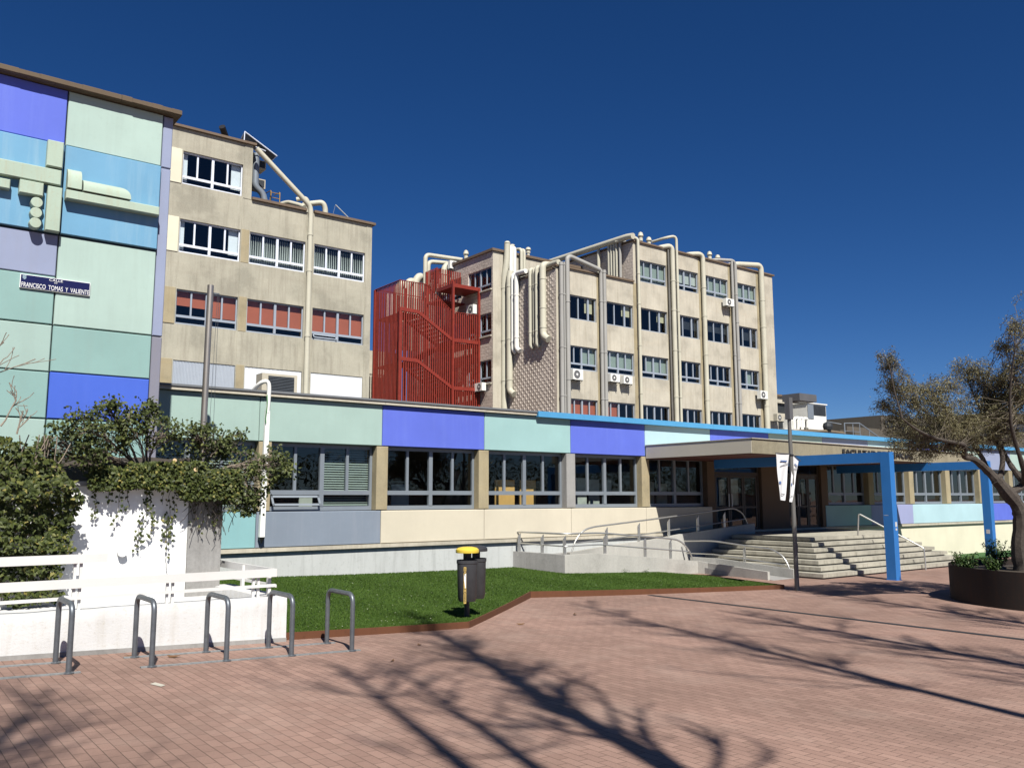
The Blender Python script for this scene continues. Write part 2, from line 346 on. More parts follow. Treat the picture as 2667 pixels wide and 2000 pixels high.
mb.v = V; mb.f = F; mb.m = [0]*len(F)
o = mb.build('grass', blade, recalc=False); o['kind'] = 'stuff'; o['label'] = 'short green artificial grass blades'; o['category'] = 'grass'
mb = MB()
for i in range(420):
    while True:
        y = 11.9+8.0*rg.random()**1.4; x = 4.2+14.8*rg.random()
        if inside(x, y): break
    s_ = rg.uniform(.006,.012); a = rg.uniform(0, 6.28); z = lz(x, y)+.04
    mb.add([(x+s_*math.cos(a+k*1.57)*(1 if k%2 else .6), y+s_*math.sin(a+k*1.57), z+rg.uniform(0,.008)) for k in range(4)], [(0,1,2,3)])
o = mb.build('fallen_petals', plain('pale_petals', (.62,.62,.48), .8), recalc=False); o['kind'] = 'stuff'; o['label'] = 'scattered pale petals on the lawn'; o['category'] = 'petals'
# second lawn right of the stairs
mb = MB(); gx_ = [31.4+.5*i for i in range(60)]; gy_ = [15.2+.5*j for j in range(10)]
mb.add([(x, y, gy(x, y)+.03) for y in gy_ for x in gx_], [(j*60+i,j*60+i+1,(j+1)*60+i+1,(j+1)*60+i) for j in range(9) for i in range(59)])
o = mb.build('far_lawn', plain('far_turf', (.05,.14,.025), .9, var=.25, sc=5, bmp=.5)); o['kind'] = 'structure'; o['label'] = 'small green lawn right of the stairs'
# corten edging
mb = MB(); EP = [(5.03,11.99),(8.17,11.91),(12.12,15.27),(18.3,13.09),(18.93,16.2)]
for i in range(len(EP)-1):
    a = Vector((*EP[i],0)); b_ = Vector((*EP[i+1],0)); n_ = max(2, int((b_-a).length/.5)); d = (b_-a).normalized(); q = Vector((d.y, -d.x, 0))*.012
    for k in range(n_):
        p = a.lerp(b_, k/n_); r_ = a.lerp(b_, (k+1)/n_)
        zs = [gz(p.x)-.05, gz(r_.x)-.05]; zt = [lz(p.x,p.y)+.018, lz(r_.x,r_.y)+.018]
        mb.add([(*(p+q)[:2],zs[0]),(*(r_+q)[:2],zs[1]),(*(r_-q)[:2],zs[1]),(*(p-q)[:2],zs[0]),(*(p+q)[:2],zt[0]),(*(r_+q)[:2],zt[1]),(*(r_-q)[:2],zt[1]),(*(p-q)[:2],zt[0])],
               [(0,1,5,4),(1,2,6,5),(2,3,7,6),(3,0,4,7),(4,5,6,7)])
o = solo(mb, 'lawn_edging', corten, (8.17,11.91,gz(8)), 'rusty corten steel edging strip around the lawn', 'edging')
# ------------------------------------------------------------------ wall helpers
def front(Y): return lambda u, d, z: (u, Y+d, z)            # wall facing -Y, d goes inward
def left(X): return lambda u, d, z: (X+d, u, z)             # wall facing -X, u is world Y
def holed(mb, u0, u1, z0, z1, holes, d0, rev, mi=0):
    us = sorted({u0, u1}|{h[i] for h in holes for i in (0,1) if u0 < h[i] < u1}); zs = sorted({z0, z1}|{h[i] for h in holes for i in (2,3) if z0 < h[i] < z1})
    def hole(u, z): return any(h[0] < u < h[1] and h[2] < z < h[3] for h in holes)
    for i in range(len(us)-1):
        for j in range(len(zs)-1):
            if not hole((us[i]+us[i+1])/2, (zs[j]+zs[j+1])/2):
                mb.quad((us[i],d0,zs[j]),(us[i+1],d0,zs[j]),(us[i+1],d0,zs[j+1]),(us[i],d0,zs[j+1]), mi)
    for a, b, c, d in holes:
        a = max(a, u0); b = min(b, u1)
        mb.quad((a,d0,c),(b,d0,c),(b,rev,c),(a,rev,c), mi); mb.quad((a,d0,d),(b,d0,d),(b,rev,d),(a,rev,d), mi)
        mb.quad((a,d0,c),(a,rev,c),(a,rev,d),(a,d0,d), mi); mb.quad((b,d0,c),(b,rev,c),(b,rev,d),(b,d0,d), mi)
def window(par, T, u0, u1, z0, z1, d, fm, blind=None, tr=.28, gl=None, mull=(.25,.5,.75), open_=False, fw_=.05, lowblind=True):
    """blind: None or (kind, material, fraction_hanging) ; kinds roller, vertical, venetian, sides"""
    f = MB(T); W_ = u1-u0; H = z1-z0; e = fw_
    f.box(u0, u1, d, d+.07, z0, z0+e*1.6); f.box(u0, u1, d, d+.07, z1-e*1.3, z1)
    f.box(u0, u0+e, d, d+.07, z0+e*1.6, z1-e*1.3); f.box(u1-e, u1, d, d+.07, z0+e*1.6, z1-e*1.3)
    zt = z0+tr*H; major = [m for m in mull if abs(m-.5) < .03] or [mull[len(mull)//2]]
    for m_ in mull:
        x = u0+m_*W_; big = m_ in major; hw = .055 if big else .036
        f.box(x-hw, x+hw, d-.012 if big else d+.006, d+.075, (z0+e*1.6 if big or tr == 0 else zt+.055), z1-e*1.3)
    if tr:
        cuts = [u0+e]+[u0+m_*W_ for m_ in major]+[u1-e]
        for i in range(len(cuts)-1):
            a = cuts[i]+(.055 if i else 0); b = cuts[i+1]-(.055 if i < len(cuts)-2 else 0)
            f.box(a, b, d-.004, d+.07, zt-.055, zt+.055)
    fo = f.build('window', fm, par)
    g = MB(T); g.quad((u0+e,d+.045,z0+e),(u1-e,d+.045,z0+e),(u1-e,d+.045,z1-e),(u0+e,d+.045,z1-e)); g.build('pane', gl or G, fo, recalc=False)
    if open_:
        q = MB(T); a, b = u0+e+.02, u0+.5*W_-.07; zb = z0+e*1.6+.02; zu = zt-.07
        def sl(z): return d-.02-(zu-z)/(zu-zb)*.16
        for (za, zc) in ((zb, zb+.05), (zu-.05, zu)): q.add([(a,sl(za),za),(b,sl(za),za),(b,sl(za)+.03,za),(a,sl(za)+.03,za),(a,sl(zc),zc),(b,sl(zc),zc),(b,sl(zc)+.03,zc),(a,sl(zc)+.03,zc)],[(0,3,2,1),(4,5,6,7),(0,1,5,4),(1,2,6,5),(2,3,7,6),(3,0,4,7)])
        for (xa, xb) in ((a, a+.05), (b-.05, b)): q.add([(xa,sl(zb),zb),(xb,sl(zb),zb),(xb,sl(zb)+.03,zb),(xa,sl(zb)+.03,zb),(xa,sl(zu),zu),(xb,sl(zu),zu),(xb,sl(zu)+.03,zu),(xa,sl(zu)+.03,zu)],[(0,3,2,1),(4,5,6,7),(0,1,5,4),(1,2,6,5),(2,3,7,6),(3,0,4,7)])
        q.build('sash', fm, fo, label='tilted open lower sash')
    if blind:
        kind, mat, fr = blind[:3]; bb = MB(T); dd = d+.16
        sides = blind[3] if len(blind) > 3 else (0, 1); a, b = u0+sides[0]*W_, u0+sides[1]*W_; zb = z1-fr*H
        if kind == 'roller':
            k = max(1, round((sides[1]-sides[0])*4)); st = (b-a)/k
            for i in range(k): bb.box(a+i*st+.01, a+(i+1)*st-.01, dd, dd+.01, zb+rnd.uniform(-.03,.03)*(fr < .98), z1)
        elif kind == 'vertical':
            n_ = int((b-a)/.11)
            for i in range(n_):
                x = a+(i+.5)*(b-a)/n_; t = rnd.uniform(.25,.5); ww = rnd.uniform(.046,.060)
                bb.add([(x-ww,dd-t*.05,z0+.02),(x+ww,dd+t*.05,z0+.02),(x+ww*.75,dd+.05,z1-.12),(x-ww*.45,dd,z1-.12)],[(0,1,2,3)])
        elif kind == 'venetian':
            n_ = int((z1-zb)/.06)
            for i in range(n_):
                z = z1-(i+.5)*.06
                bb.add([(a+.03,dd-.02,z-.022),(b-.03,dd-.02,z-.022),(b-.03,dd+.02,z+.014),(a+.03,dd+.02,z+.014)],[(0,1,2,3)])
        elif kind == 'sides':
            bb.box(a+.03, a+.10*W_, dd, dd+.03, z0+.12*H, z1-.05); bb.box(b-.17*W_, b-.03, dd, dd+.03, z0+.2*H, z1-.05)
        bb.build('blind', mat, fo, recalc=(kind in ('roller','sides')))
    return fo
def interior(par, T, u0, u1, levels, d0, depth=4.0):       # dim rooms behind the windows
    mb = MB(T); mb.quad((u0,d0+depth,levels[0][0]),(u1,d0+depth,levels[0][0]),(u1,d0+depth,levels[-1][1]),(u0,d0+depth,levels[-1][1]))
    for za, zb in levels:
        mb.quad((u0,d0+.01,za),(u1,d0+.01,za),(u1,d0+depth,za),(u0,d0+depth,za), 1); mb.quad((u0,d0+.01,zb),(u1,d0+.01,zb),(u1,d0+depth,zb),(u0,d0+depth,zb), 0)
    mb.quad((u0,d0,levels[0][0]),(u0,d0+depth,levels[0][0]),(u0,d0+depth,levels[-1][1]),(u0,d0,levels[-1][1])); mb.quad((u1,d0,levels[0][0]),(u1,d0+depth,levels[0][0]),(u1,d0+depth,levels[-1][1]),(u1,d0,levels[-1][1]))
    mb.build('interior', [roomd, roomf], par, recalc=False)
def panel(par, T, u0, u1, z0, z1, d0, d1, mat, lab=None, name='wall_panel'):
    mb = MB(T); g = .006; b = .012; a0, a1, c0, c1 = u0+g, u1-g, z0+g, z1-g
    mb.add([(a0,d1,c0),(a1,d1,c0),(a1,d1,c1),(a0,d1,c1),(a0,d0+b,c0),(a1,d0+b,c0),(a1,d0+b,c1),(a0,d0+b,c1),(a0+b,d0,c0+b),(a1-b,d0,c0+b),(a1-b,d0,c1-b),(a0+b,d0,c1-b)],
           [(0,1,5,4),(1,2,6,5),(2,3,7,6),(3,0,4,7),(4,5,9,8),(5,6,10,9),(6,7,11,10),(7,4,8,11),(8,9,10,11)])
    return mb.build(name, mat, par, label=lab)
# ------------------------------------------------------------------ TOWER (left)
YT = 16.4; T = front(YT)
tw = thing('tower_building', (1, 20, 0), 'tall windowless block clad in mint, sky blue and violet painted panels at the left edge', 'building')
mb = MB(); mb.box(-7, 4.33, YT+.12, 24, 0, 9.45); mb.build('wall', graycon, tw)
for c0, c1, rows in ((2.535, 4.165, [(8.43,9.45,mint2,0),(6.80,8.42,skyb,-.05),(5.19,6.78,mint2,0),(4.38,5.18,aqua,.0),(3.57,4.375,violet2,0),(1.96,3.56,aqua,0)]),
                     (.93, 2.525, [(8.43,9.45,violet,0),(6.80,8.42,skyb,-.05),(6.04,6.78,lav,0),(5.19,6.035,aqua,0),(4.37,5.18,mint,.0),(3.57,4.365,aqua,.0),(1.96,3.56,mint,0)]),
                     (-.68, .92, [(8.43,9.45,mint,0),(6.8,8.42,aqua,0),(5.19,6.78,lav,0),(3.57,5.18,mint,0),(1.96,3.56,violet,0)]),
                     (-2.29,-.69, [(6.8,9.45,aqua,0),(5.19,6.78,mint,0),(3.57,5.18,violet,0),(1.96,3.56,aqua,0)]),
                     (-7,-2.3, [(6.8,9.45,mint,0),(5.19,6.78,aqua,0),(1.96,5.18,mint,0)])):
    for z0, z1, m_, dd in rows: panel(tw, T, c0, c1, z0, z1, dd, .115, m_)
panel(tw, T, 4.172, 4.36, 5.19, 8.42, .03, 7.5, lav, name='corner_strip'); panel(tw, T, 4.172, 4.36, 8.43, 9.45, .03, 7.5, lav, name='corner_strip'); panel(tw, T, 4.172, 4.36, 1.0, 5.18, .03, 7.5, greyp, name='corner_strip')
mb = MB(); mb.box(-7.1, 4.165, YT-.02, YT+.12, .3, 1.95); mb.build('base', graycon, tw)
# worn coping with an uneven edge
mb = MB(); x = -7.2
while x < 4.45:
    x2 = min(4.46, x+rnd.uniform(1.2,2.2)); 
    if 4.46-x2 < .4: x2 = 4.46
    n_ = 6
    for k in range(n_):
        a = x+(x2-x)*k/n_; b = x+(x2-x)*(k+1)/n_-(.006 if k == n_-1 else 0); j = rnd.uniform(-.008,.008)
        mb.add([(a,YT-.15+j,9.455),(b,YT-.15+j,9.455),(b,24.1,9.455),(a,24.1,9.455),(a,YT-.17+j,9.47),(b,YT-.17+j,9.47),(b,YT-.17+j,9.545+j),(a,YT-.17+j,9.545+j),(a,YT-.13,9.57+j),(b,YT-.13,9.57+j),(b,24.1,9.57),(a,24.1,9.57)],
               [(0,1,5,4),(4,5,6,7),(7,6,9,8),(8,9,10,11),(0,3,2,1),(0,4,7,8,11,3),(1,2,10,9,6,5)])
    x = x2
mb.build('coping', coping, tw)
# relief sculpture
relm = paint('pale_green_relief_paint', (.50,.62,.50), dirt=.3, dcol=(.46,.32,.17), streak=.28, sc=1.6)
rel = thing('wall_relief', (2.5, YT-.05, 6.8), 'pale green abstract relief of bars, half round blocks and discs on the blue tower panels', 'sculpture')
def rbox(x0, x1, z0, z1, d=.12):
    mb = MB(); e = .012; y1 = YT-.052; y0 = y1-d
    mb.add([(x0,y1,z0),(x1,y1,z0),(x1,y1,z1),(x0,y1,z1),(x0,y0+e,z0),(x1,y0+e,z0),(x1,y0+e,z1),(x0,y0+e,z1),(x0+e,y0,z0+e),(x1-e,y0,z0+e),(x1-e,y0,z1-e),(x0+e,y0,z1-e)],
           [(0,1,5,4),(1,2,6,5),(2,3,7,6),(3,0,4,7),(4,5,9,8),(5,6,10,9),(6,7,11,10),(7,4,8,11),(8,9,10,11)]); return mb
for a in ((2.235,2.485,7.93,8.40,.14),(.2,2.48,7.62,7.89,.13),(1.1,1.72,7.39,7.555,.13),(1.855,2.215,7.36,7.59,.16),(2.285,2.51,6.79,7.58,.13)): rbox(*a).build('bar', relm, rel)
rbox(2.565, 4.125, 7.405, 7.565, .17).build('bar', relm, rel)
def quarter(x0, x1, z0, z1, cut, name):          # block whose top rolls back to the wall
    mb = MB(); y1 = YT-.052; D = .19; n_ = 8; vs_ = []; 
    for i in range(n_+1):
        t = i/n_*math.pi/2; y = y1-D*math.cos(t); z = z0+(z1-z0)*math.sin(t)**.8
        xe = x1-cut*(1-math.cos(t*1.0))*1.0 if cut else x1
        vs_ += [(x0,y,z),(xe,y,z)]
    vs_ += [(x0,y1,z0),(x1,y1,z0)]; k = len(vs_)-2
    mb.add(vs_, [(2*i,2*i+1,2*i+3,2*i+2) for i in range(n_)]+[(k,k+1,1,0)]+[tuple([k]+[2*i for i in range(n_+1)]),tuple([k+1]+[2*i+1 for i in range(n_+1)][::-1])])
    mb.build(name, relm, rel, smooth=True)
quarter(2.575, 2.80, 7.60, 7.98, 0, 'curved_block'); quarter(2.83, 3.62, 7.595, 7.83, .24, 'curved_block')
for z in (7.235, 7.055, 6.875):
    mb = MB(); y1 = YT-.052; mb.tube([(2.13,y1,z),(2.13,y1-.15,z),(2.13,y1-.16,z)], [.092,.092,.084], 22); mb.build('disc', relm, rel, smooth=True)
# street sign
def text_mesh(body, size, mat, parent, loc, rot, width=None, depth=.004, name='lettering', align='LEFT', bold=0.0, sx=1):
    cu = bpy.data.curves.new('t', 'FONT'); cu.body = body; cu.size = size; cu.extrude = depth; cu.align_x = align; cu.offset = bold
    to = bpy.data.objects.new('t', cu); C.objects.link(to); bpy.context.view_layer.update()
    dg = bpy.context.evaluated_depsgraph_get(); me = bpy.data.meshes.new_from_object(to.evaluated_get(dg)); bpy.data.objects.remove(to, do_unlink=True)
    k = 1
    if width: xs_ = [v.co.x for v in me.vertices]; k = width/(max(xs_)-min(xs_))
    M = Matrix.Translation(Vector(loc)-ORG[parent.name]) @ rot.to_4x4() @ Matrix.Diagonal((k*sx, 1, 1, 1)); me.transform(M)
    me.materials.clear(); me.materials.append(mat)
    o = bpy.data.objects.new(name, me); C.objects.link(o); o.parent = parent; ORG[o.name] = ORG[parent.name]; return o
RF = Matrix.Rotation(R(90), 3, 'X')              # letters standing on a wall that faces -Y
sg = thing('street_sign', (2.53, YT-.03, 5.87), 'long dark blue enamel street name plate with white letters on the tower', 'sign')
mb = MB(); mb.box(1.985, 3.075, YT-.035, YT-.004, 5.765, 6.0); mb.build('frame', white, sg)
mb = MB(); mb.box(1.995, 3.065, YT-.041, YT-.036, 5.775, 5.99); mb.build('plate', signb, sg)
text_mesh('FRANCISCO  TOMAS  Y  VALIENTE', .115, white, sg, (2.005, YT-.044, 5.783), RF, width=1.05, depth=.001)
text_mesh('CALLE', .056, white, sg, (2.42, YT-.044, 5.940), RF, width=.21, depth=.001)
text_mesh('DE', .032, white, sg, (2.50, YT-.044, 5.905), RF, width=.05, depth=.001)
mb = MB(); mb.extr([(2.02,5.985),(2.075,5.985),(2.075,5.93),(2.0475,5.905),(2.02,5.93)], YT-.044, YT-.042); mb.build('emblem', plain('faded_emblem', (.30,.42,.5), .5, var=.4, sc=60), sg)
# ------------------------------------------------------------------ LONG LOW BUILDING
YF = 19.6; T = front(YF)
lb = thing('faculty_building', (28, 26, 0), 'long single storey building with mint and blue painted bands and grey framed windows', 'building')
ST = [4.36,7.48,10.73,13.95,17.14,20.33,23.56,26.85,30.28,33.55,36.88,40.13,43.4,46.75,50.0,53.3,56.6,60]
up_m = [mint,mint2 if 0 else mint,violet,aqua2,violet,cyanp,violet,mint2,lav,cyanp,violet,mint2,lav,mint2,violet,mint2,lav]
for i in range(17): panel(lb, T, ST[i], ST[i+1], 3.545, 4.60, 0, .22, up_m[i])
lo_m = [teal,slate,cream,cream,cream,cream,None,None,None,lav2,cyanp,cyanp,violet,mint,lav,mint,aqua]
for i in range(17):
    if lo_m[i]: panel(lb, T, ST[i] if i != 9 else 33.55, ST[i+1], 1.085, 1.915, 0, .2, lo_m[i])
panel(lb, T, 30.3, 33.55, 1.085, 1.915, 0, .2, aqua2); panel(lb, T, 23.35, 23.75, 1.02, 3.54, .01, .3, entb, name='pier')
for a, b in ((26.35, 27.95),(30.1, 30.55)): panel(lb, T, a, b, 1.02, 3.54, .02, .5, entb, name='pier')
PIERS = [(7.48,7.80),(10.57,10.91),(13.75,14.10),(16.95,17.31),(20.14,20.50),(33.42,33.82),(36.68,37.06),(39.92,40.32),(43.15,43.55),(46.42,46.82),(49.7,50.1),(53.0,53.4),(56.2,56.6)]
for i, (a, b) in enumerate(PIERS): panel(lb, T, a, b, 1.92, 3.54, -.012, .34, graycon if i == 3 else tan, name='pier')
WN = [(4.36,7.48),(7.80,10.57),(10.91,13.75),(14.10,16.95),(17.31,20.14),(20.50,23.35),(30.55,33.42),(33.82,36.68),(37.06,39.92),(40.32,43.15),(43.55,46.42),(46.82,49.7),(50.1,53.0),(53.4,56.2),(56.6,60)]
for i, (a, b) in enumerate(WN):
    bl = None
    if i == 0: bl = ('venetian', greenb, 1.0)
    if i == 1: bl = ('venetian', greenb, .97, (.5, 1))
    window(lb, T, a, b, 1.925, 3.54, .22, alu, bl, tr=.27, open_=(i == 1), fw_=.065)
mb = MB(); mb.box(4.36, 60, YF-.03, YF+.22, .99, 1.08); mb.build('ledge', coping if 0 else conc2, lb)
mb = MB(); mb.box(4.36, 29.9, YF+.06, YF+.4, -.1, .988); mb.build('plinth', plinthw, lb)
mb = MB(); mb.box(29.9, 60, YF+.06, YF+.4, -.7, .988); mb.build('plinth', yellowc, lb, label='pale yellow plinth right of the stairs')
mb = MB(); mb.box(4.36, 60, YF+.16, YF+.42, 4.602, 4.61); mb.box(4.36, 60, YF+.3, 42, 4.60, 4.66); mb.build('roof', plain('gravel_roof', (.22,.2,.18), .9, var=.3, sc=8), lb)
mb = MB()
x = 4.36
while x < 15.75:
    x2 = min(15.76, x+3.2); mb.box(x, x2-.008, YF-.10, YF+.35, 4.605, 4.685); x = x2
mb.build('coping', conc2, lb)
mb = MB(); mb.box(4.36, 15.76, YF-.13, YF+.3, 4.687, 4.735); mb.build('flashing', plain('zinc_flashing', (.20,.21,.22), .5, var=.1), lb)
mb = MB(); mb.box(15.77, 23.56, YF-.16, YF+.35, 4.57, 4.735); mb.box(23.565, 60.1, YF-.16, YF+.35, 4.57, 4.735); mb.build('blue_coping', bluecop, lb)
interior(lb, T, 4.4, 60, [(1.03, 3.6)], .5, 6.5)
# things seen through the glass
mb = MB()
for a, b, z0, z1, y in ((14.95,15.65,1.95,2.75,20.45),(15.9,16.5,1.95,2.75,20.5)): mb.box(a, b, y, y+.05, z0, z1)
mb.build('notice_board', plain('cork_board', (.75,.45,.14), .8, var=.1), lb)
mb = MB()
for a, b, z0, z1, y in ((18.3,18.75,1.95,2.85,20.7),(18.95,19.4,1.95,2.8,20.8),(19.6,19.85,2.3,2.8,20.7),(21.2,21.75,1.95,2.75,20.6),(22.0,22.5,1.95,2.7,20.7),(11.0,11.5,1.95,2.6,20.9),(11.75,12.3,1.95,2.6,20.9),(9.0,9.35,1.95,2.5,20.7)): mb.box(a, b, y, y+.05, z0, z1)
mb.build('whiteboard', plain('grey_board', (.50,.54,.47), .7, var=.15, sc=4), lb)
# doors
for a, b in ((23.78, 26.32),(27.98, 30.08)):
    m_ = MB(T); W_ = b-a; m_.box(a, a+.09, .12, .2, 1.02, 3.5); m_.box(b-.09, b, .12, .2, 1.02, 3.5); m_.box(a+.09, b-.09, .12, .2, 3.02, 3.12); m_.box(a+.09, b-.09, .12, .2, 3.42, 3.5)
    dr = m_.build('door', doorf, lb, label='dark glazed entrance doors')
    k = 3
    for i in range(k):
        p = a+.1+i*(W_-.2)/k; q = a+.1+(i+1)*(W_-.2)/k; l_ = MB(T)
        l_.box(p+.01, p+.09, .13, .18, 1.03, 3.01); l_.box(q-.09, q-.01, .13, .18, 1.03, 3.01); l_.box(p+.09, q-.09, .13, .18, 2.92, 3.01); l_.box(p+.09, q-.09, .13, .18, 1.03, 1.18); l_.box(p+.09, q-.09, .13, .18, 1.85, 1.91)
        l_.build('leaf', doorf, dr)
    g_ = MB(T); g_.quad((a,.15,1.03),(b,.15,1.03),(b,.15,3.5),(a,.15,3.5)); g_.build('pane', G, dr, recalc=False)
    h_ = MB(T); h_.box(a+W_*.36, a+W_*.36+.025, .07, .1, 1.9, 2.35); h_.box(a+W_*.30, a+W_*.30+.025, .07, .1, 1.9, 2.35); h_.build('handle', steel, dr)
mb = MB()
for a, b, z0, z1 in ((24.3,24.62,1.95,2.85),(24.95,25.35,1.95,2.88),(28.5,28.75,2.0,2.7),(29.2,29.35,1.95,2.8)): mb.box(a, b, YF+.30, YF+.31, z0, z1)
mb.build('notice_sheet', plain('pale_notice_paper', (.50,.50,.42), .8, var=.1), lb)
# canopy of the entrance
mb = MB(); poly = [(20.34,15.42),(34.95,16.0),(34.95,19.58),(20.34,19.58)]
mb.prism(poly, 3.47, 3.885); cn = mb.build('canopy', canopyc, lb)
mb = MB(); mb.prism([(20.318,15.43),(20.338,15.43),(20.338,19.56),(20.318,19.56)], 3.475, 3.88); mb.build('side_fascia', plain('lightened_smooth_grey_fascia', (.62,.57,.46), .6, var=.05, sc=1), cn)  # smooth grey side panel, with extra light put into its colour
mb = MB(); mb.prism([(20.40,15.48),(34.9,16.05),(34.9,19.57),(20.40,19.57)], 3.452, 3.468); mb.build('soffit', soffit, cn)
mb = MB(); mb.prism([(20.30,15.38),(34.99,15.96),(34.99,19.58),(20.30,19.58)], 3.887, 3.91); mb.build('flashing', conc2, cn)
ang = math.atan2(.58, 14.61)
text_mesh('FACULTAD DE CIENCIAS', .26, lettm, cn, (25.15, 15.42+(25.15-20.34)*.0397-.03, 3.575), Matrix.Rotation(ang, 3, 'Z') @ RF, width=4.7, depth=.018, bold=.004)
mb = MB(); mb.lathe(23.9, 18.0, [(.02,3.45),(.07,3.42),(.08,3.36),(.03,3.33)], 12); mb.build('canopy_lamp', white, cn, smooth=True)
# ------------------------------------------------------------------ PORTALS
for nm, px, py, ye, lab in (('p', 22.5, 12.54, 18.6, 'bright blue steel portal post and beam nearest the stairs'), ('q', 31.0, 13.75, 19.5, 'farther blue steel portal post and beam behind the planter tree')):
    pt = thing('portal_frame', (px+.12, py+.13, 0), lab, 'portal frame', 'blue steel portals before the entrance')
    mb = MB(); mb.box(px, px+.235, py, py+.27, 0, 3.452); mb.build('post', portalb, pt)
    mb = MB(); mb.box(px+.002, px+.233, py+.272, ye, 3.165, 3.45); mb.build('beam', portalb, pt)
    mb = MB(); mb.box(px-.02, px+.255, py-.02, py+.29, 0, .012); mb.build('base_plate', portalb, pt)
    mb = MB(); 
    if nm == 'p': mb.box(px+.1, px+.2, py-.003, py-.001, 1.42, 1.55); mb.box(px+.11, px+.19, py-.003, py-.001, 1.32, 1.38); mb.box(px-.003, px-.001, py+.12, py+.25, 1.72, 1.735)
    else: mb.box(px-.003, px-.001, py+.08, py+.2, .98, 1.12)
    mb.build('sticker', plain('paper_sticker', (.62,.62,.62), .6, var=.35, sc=60), pt)
# ------------------------------------------------------------------ STAIRS, TERRACE, RAMP
stn = thing('entrance_stairs', (25.5, 14, 0), 'broad weathered concrete steps leading up to the entrance terrace', 'stairs')
for k in range(7):
    z1 = .145*(k+1); a, b, y = 21.2+.33*k, 29.8-.27*k, 13.9+.283*k
    mb = MB(); mb.box(a+.07, b-.07, y+.07, 18.55, z1-.145, z1-.10, 1)
    xs_ = [a]; 
    while xs_[-1] < b-.001: xs_.append(min(b, xs_[-1]+2.05+.1*(k%3)))
    for i in range(len(xs_)-1): mb.box(xs_[i]+.004, xs_[i+1]-.004, y, 18.55-.001*k, z1-.1, z1-.001*0)
    mb.build('step', [concs, concs], stn)
mb = MB(); mb.prism([(24.7,18.556),(28.21,18.556),(28.21,16.8),(30.2,16.8),(30.2,19.62),(24.7,19.62)], -.05, 1.014); mb.build('terrace', concs, stn)
mb = MB(); mb.tube(fillet([(26.4,13.75,0),(26.42,13.78,.66),(25.84,15.55,1.70),(25.82,15.6,1.015)], .07), .024, 10); 
hr = solo(mb, 'handrail', steel, (26.1,14.6,.4), 'steel handrail running up the middle of the entrance steps', 'handrail', 'steel handrails', smooth=True)
rp = thing('access_ramp', (17.5, 18.5, 0), 'pale concrete wheelchair ramp with low parapet walls left of the stairs', 'ramp')
def wallpath(pts, th, ztop, zb, name):           # wall along a path with sloping top
    mb = MB()
    for i in range(len(pts)-1):
        a = Vector((*pts[i],0)); b = Vector((*pts[i+1],0)); d = (b-a).normalized(); q = Vector((-d.y, d.x, 0))*th
        mb.prism([a[:2], b[:2], (b+q)[:2], (a+q)[:2]], zb, [ztop[i], ztop[i+1], ztop[i+1], ztop[i]])
    return mb.build(name, rampc, rp)
wallpath([(15.48,18.0),(16.5,17.87),(18.4,17.60),(20.11,17.35)], .16, [.684,.692,.523,.356], -.1, 'parapet')
wallpath([(14.97,19.72),(15.48,18.0)], .16, [.736,.684], -.1, 'parapet').data.materials[0] = graycon
wallpath([(20.112,17.35),(20.2,17.05),(19.9,14.74)], .08, [.356,.318,.226], -.05, 'parapet')
wallpath([(20.86,14.6),(20.86,17.3),(20.75,18.2)], -.14, [.25,.405,.40], -.05, 'parapet')
wallpath([(16.3,18.72),(17.78,18.72),(19.7,18.72),(21.3,18.72),(24.68,18.72)], .14, [.68,.823,.947,1.109,1.346], -.05, 'parapet')
mb = MB()   # walking surface
mb.prism([(15.12,19.7),(15.60,18.12),(16.3,18.03),(16.3,19.7)], -.05, .60)
mb.prism([(16.3,18.85),(24.8,18.85),(24.8,19.68),(16.3,19.68)], -.05, [.60,1.016,1.016,.60])
mb.prism([(16.302,18.03),(20.12,17.5),(20.75,18.7),(16.302,18.7)], -.05, [.60,.20,.20,.60])
mb.prism([(19.95,14.6),(20.85,14.6),(20.8,18.6),(20.2,17.5)], -.05, [.005,.005,.20,.20])
mb.build('deck', graycon, rp)
def rail(top, low, posts, lab, loc, lowstart=None):
    r_ = thing('handrail', loc, lab, 'handrail', 'steel handrails')
    mb = MB(); mb.tube(top, .025, 10); mb.build('top_rail', steel, r_, smooth=True)
    mb = MB(); mb.tube(low, .019, 8); mb.build('lower_rail', steel, r_, smooth=True)
    for x, y, zb, zt, ax in posts:
        mb = MB(); 
        if ax == 0: mb.prism([(x-.012,y-.05),(x+.012,y-.05),(x+.012,y+.05),(x-.012,y+.05)], zb, [zt-.10,zt-.10,zt,zt])
        else: mb.prism([(x-.05,y-.012),(x+.05,y-.012),(x+.05,y+.012),(x-.05,y+.012)], zb, [zt-.10,zt,zt,zt-.10])
        mb.build('rail_post', steel, r_)
    return r_
rail(fillet([(15.09,19.62,1.27),(15.56,18.08,1.245),(16.7,17.93,1.25),(19.0,17.6,1.05),(19.55,17.52,.98),(19.9,17.47,.66),(20.02,17.45,.36)], .3),
     fillet([(15.09,19.6,.96),(15.56,18.08,.91),(16.7,17.93,.93),(19.0,17.6,.72),(19.86,17.48,.64)], .1),
     [(15.08,19.5,.60,1.24,1),(15.33,18.78,.60,1.22,1),(15.56,18.1,.68,1.2,1),(16.89,17.92,.68,1.2,1),(18.28,17.72,.53,1.09,1),(19.2,17.59,.45,1.0,1)], 'steel rail on the front parapet of the ramp above the lawn', (17.3,17.8,.7))
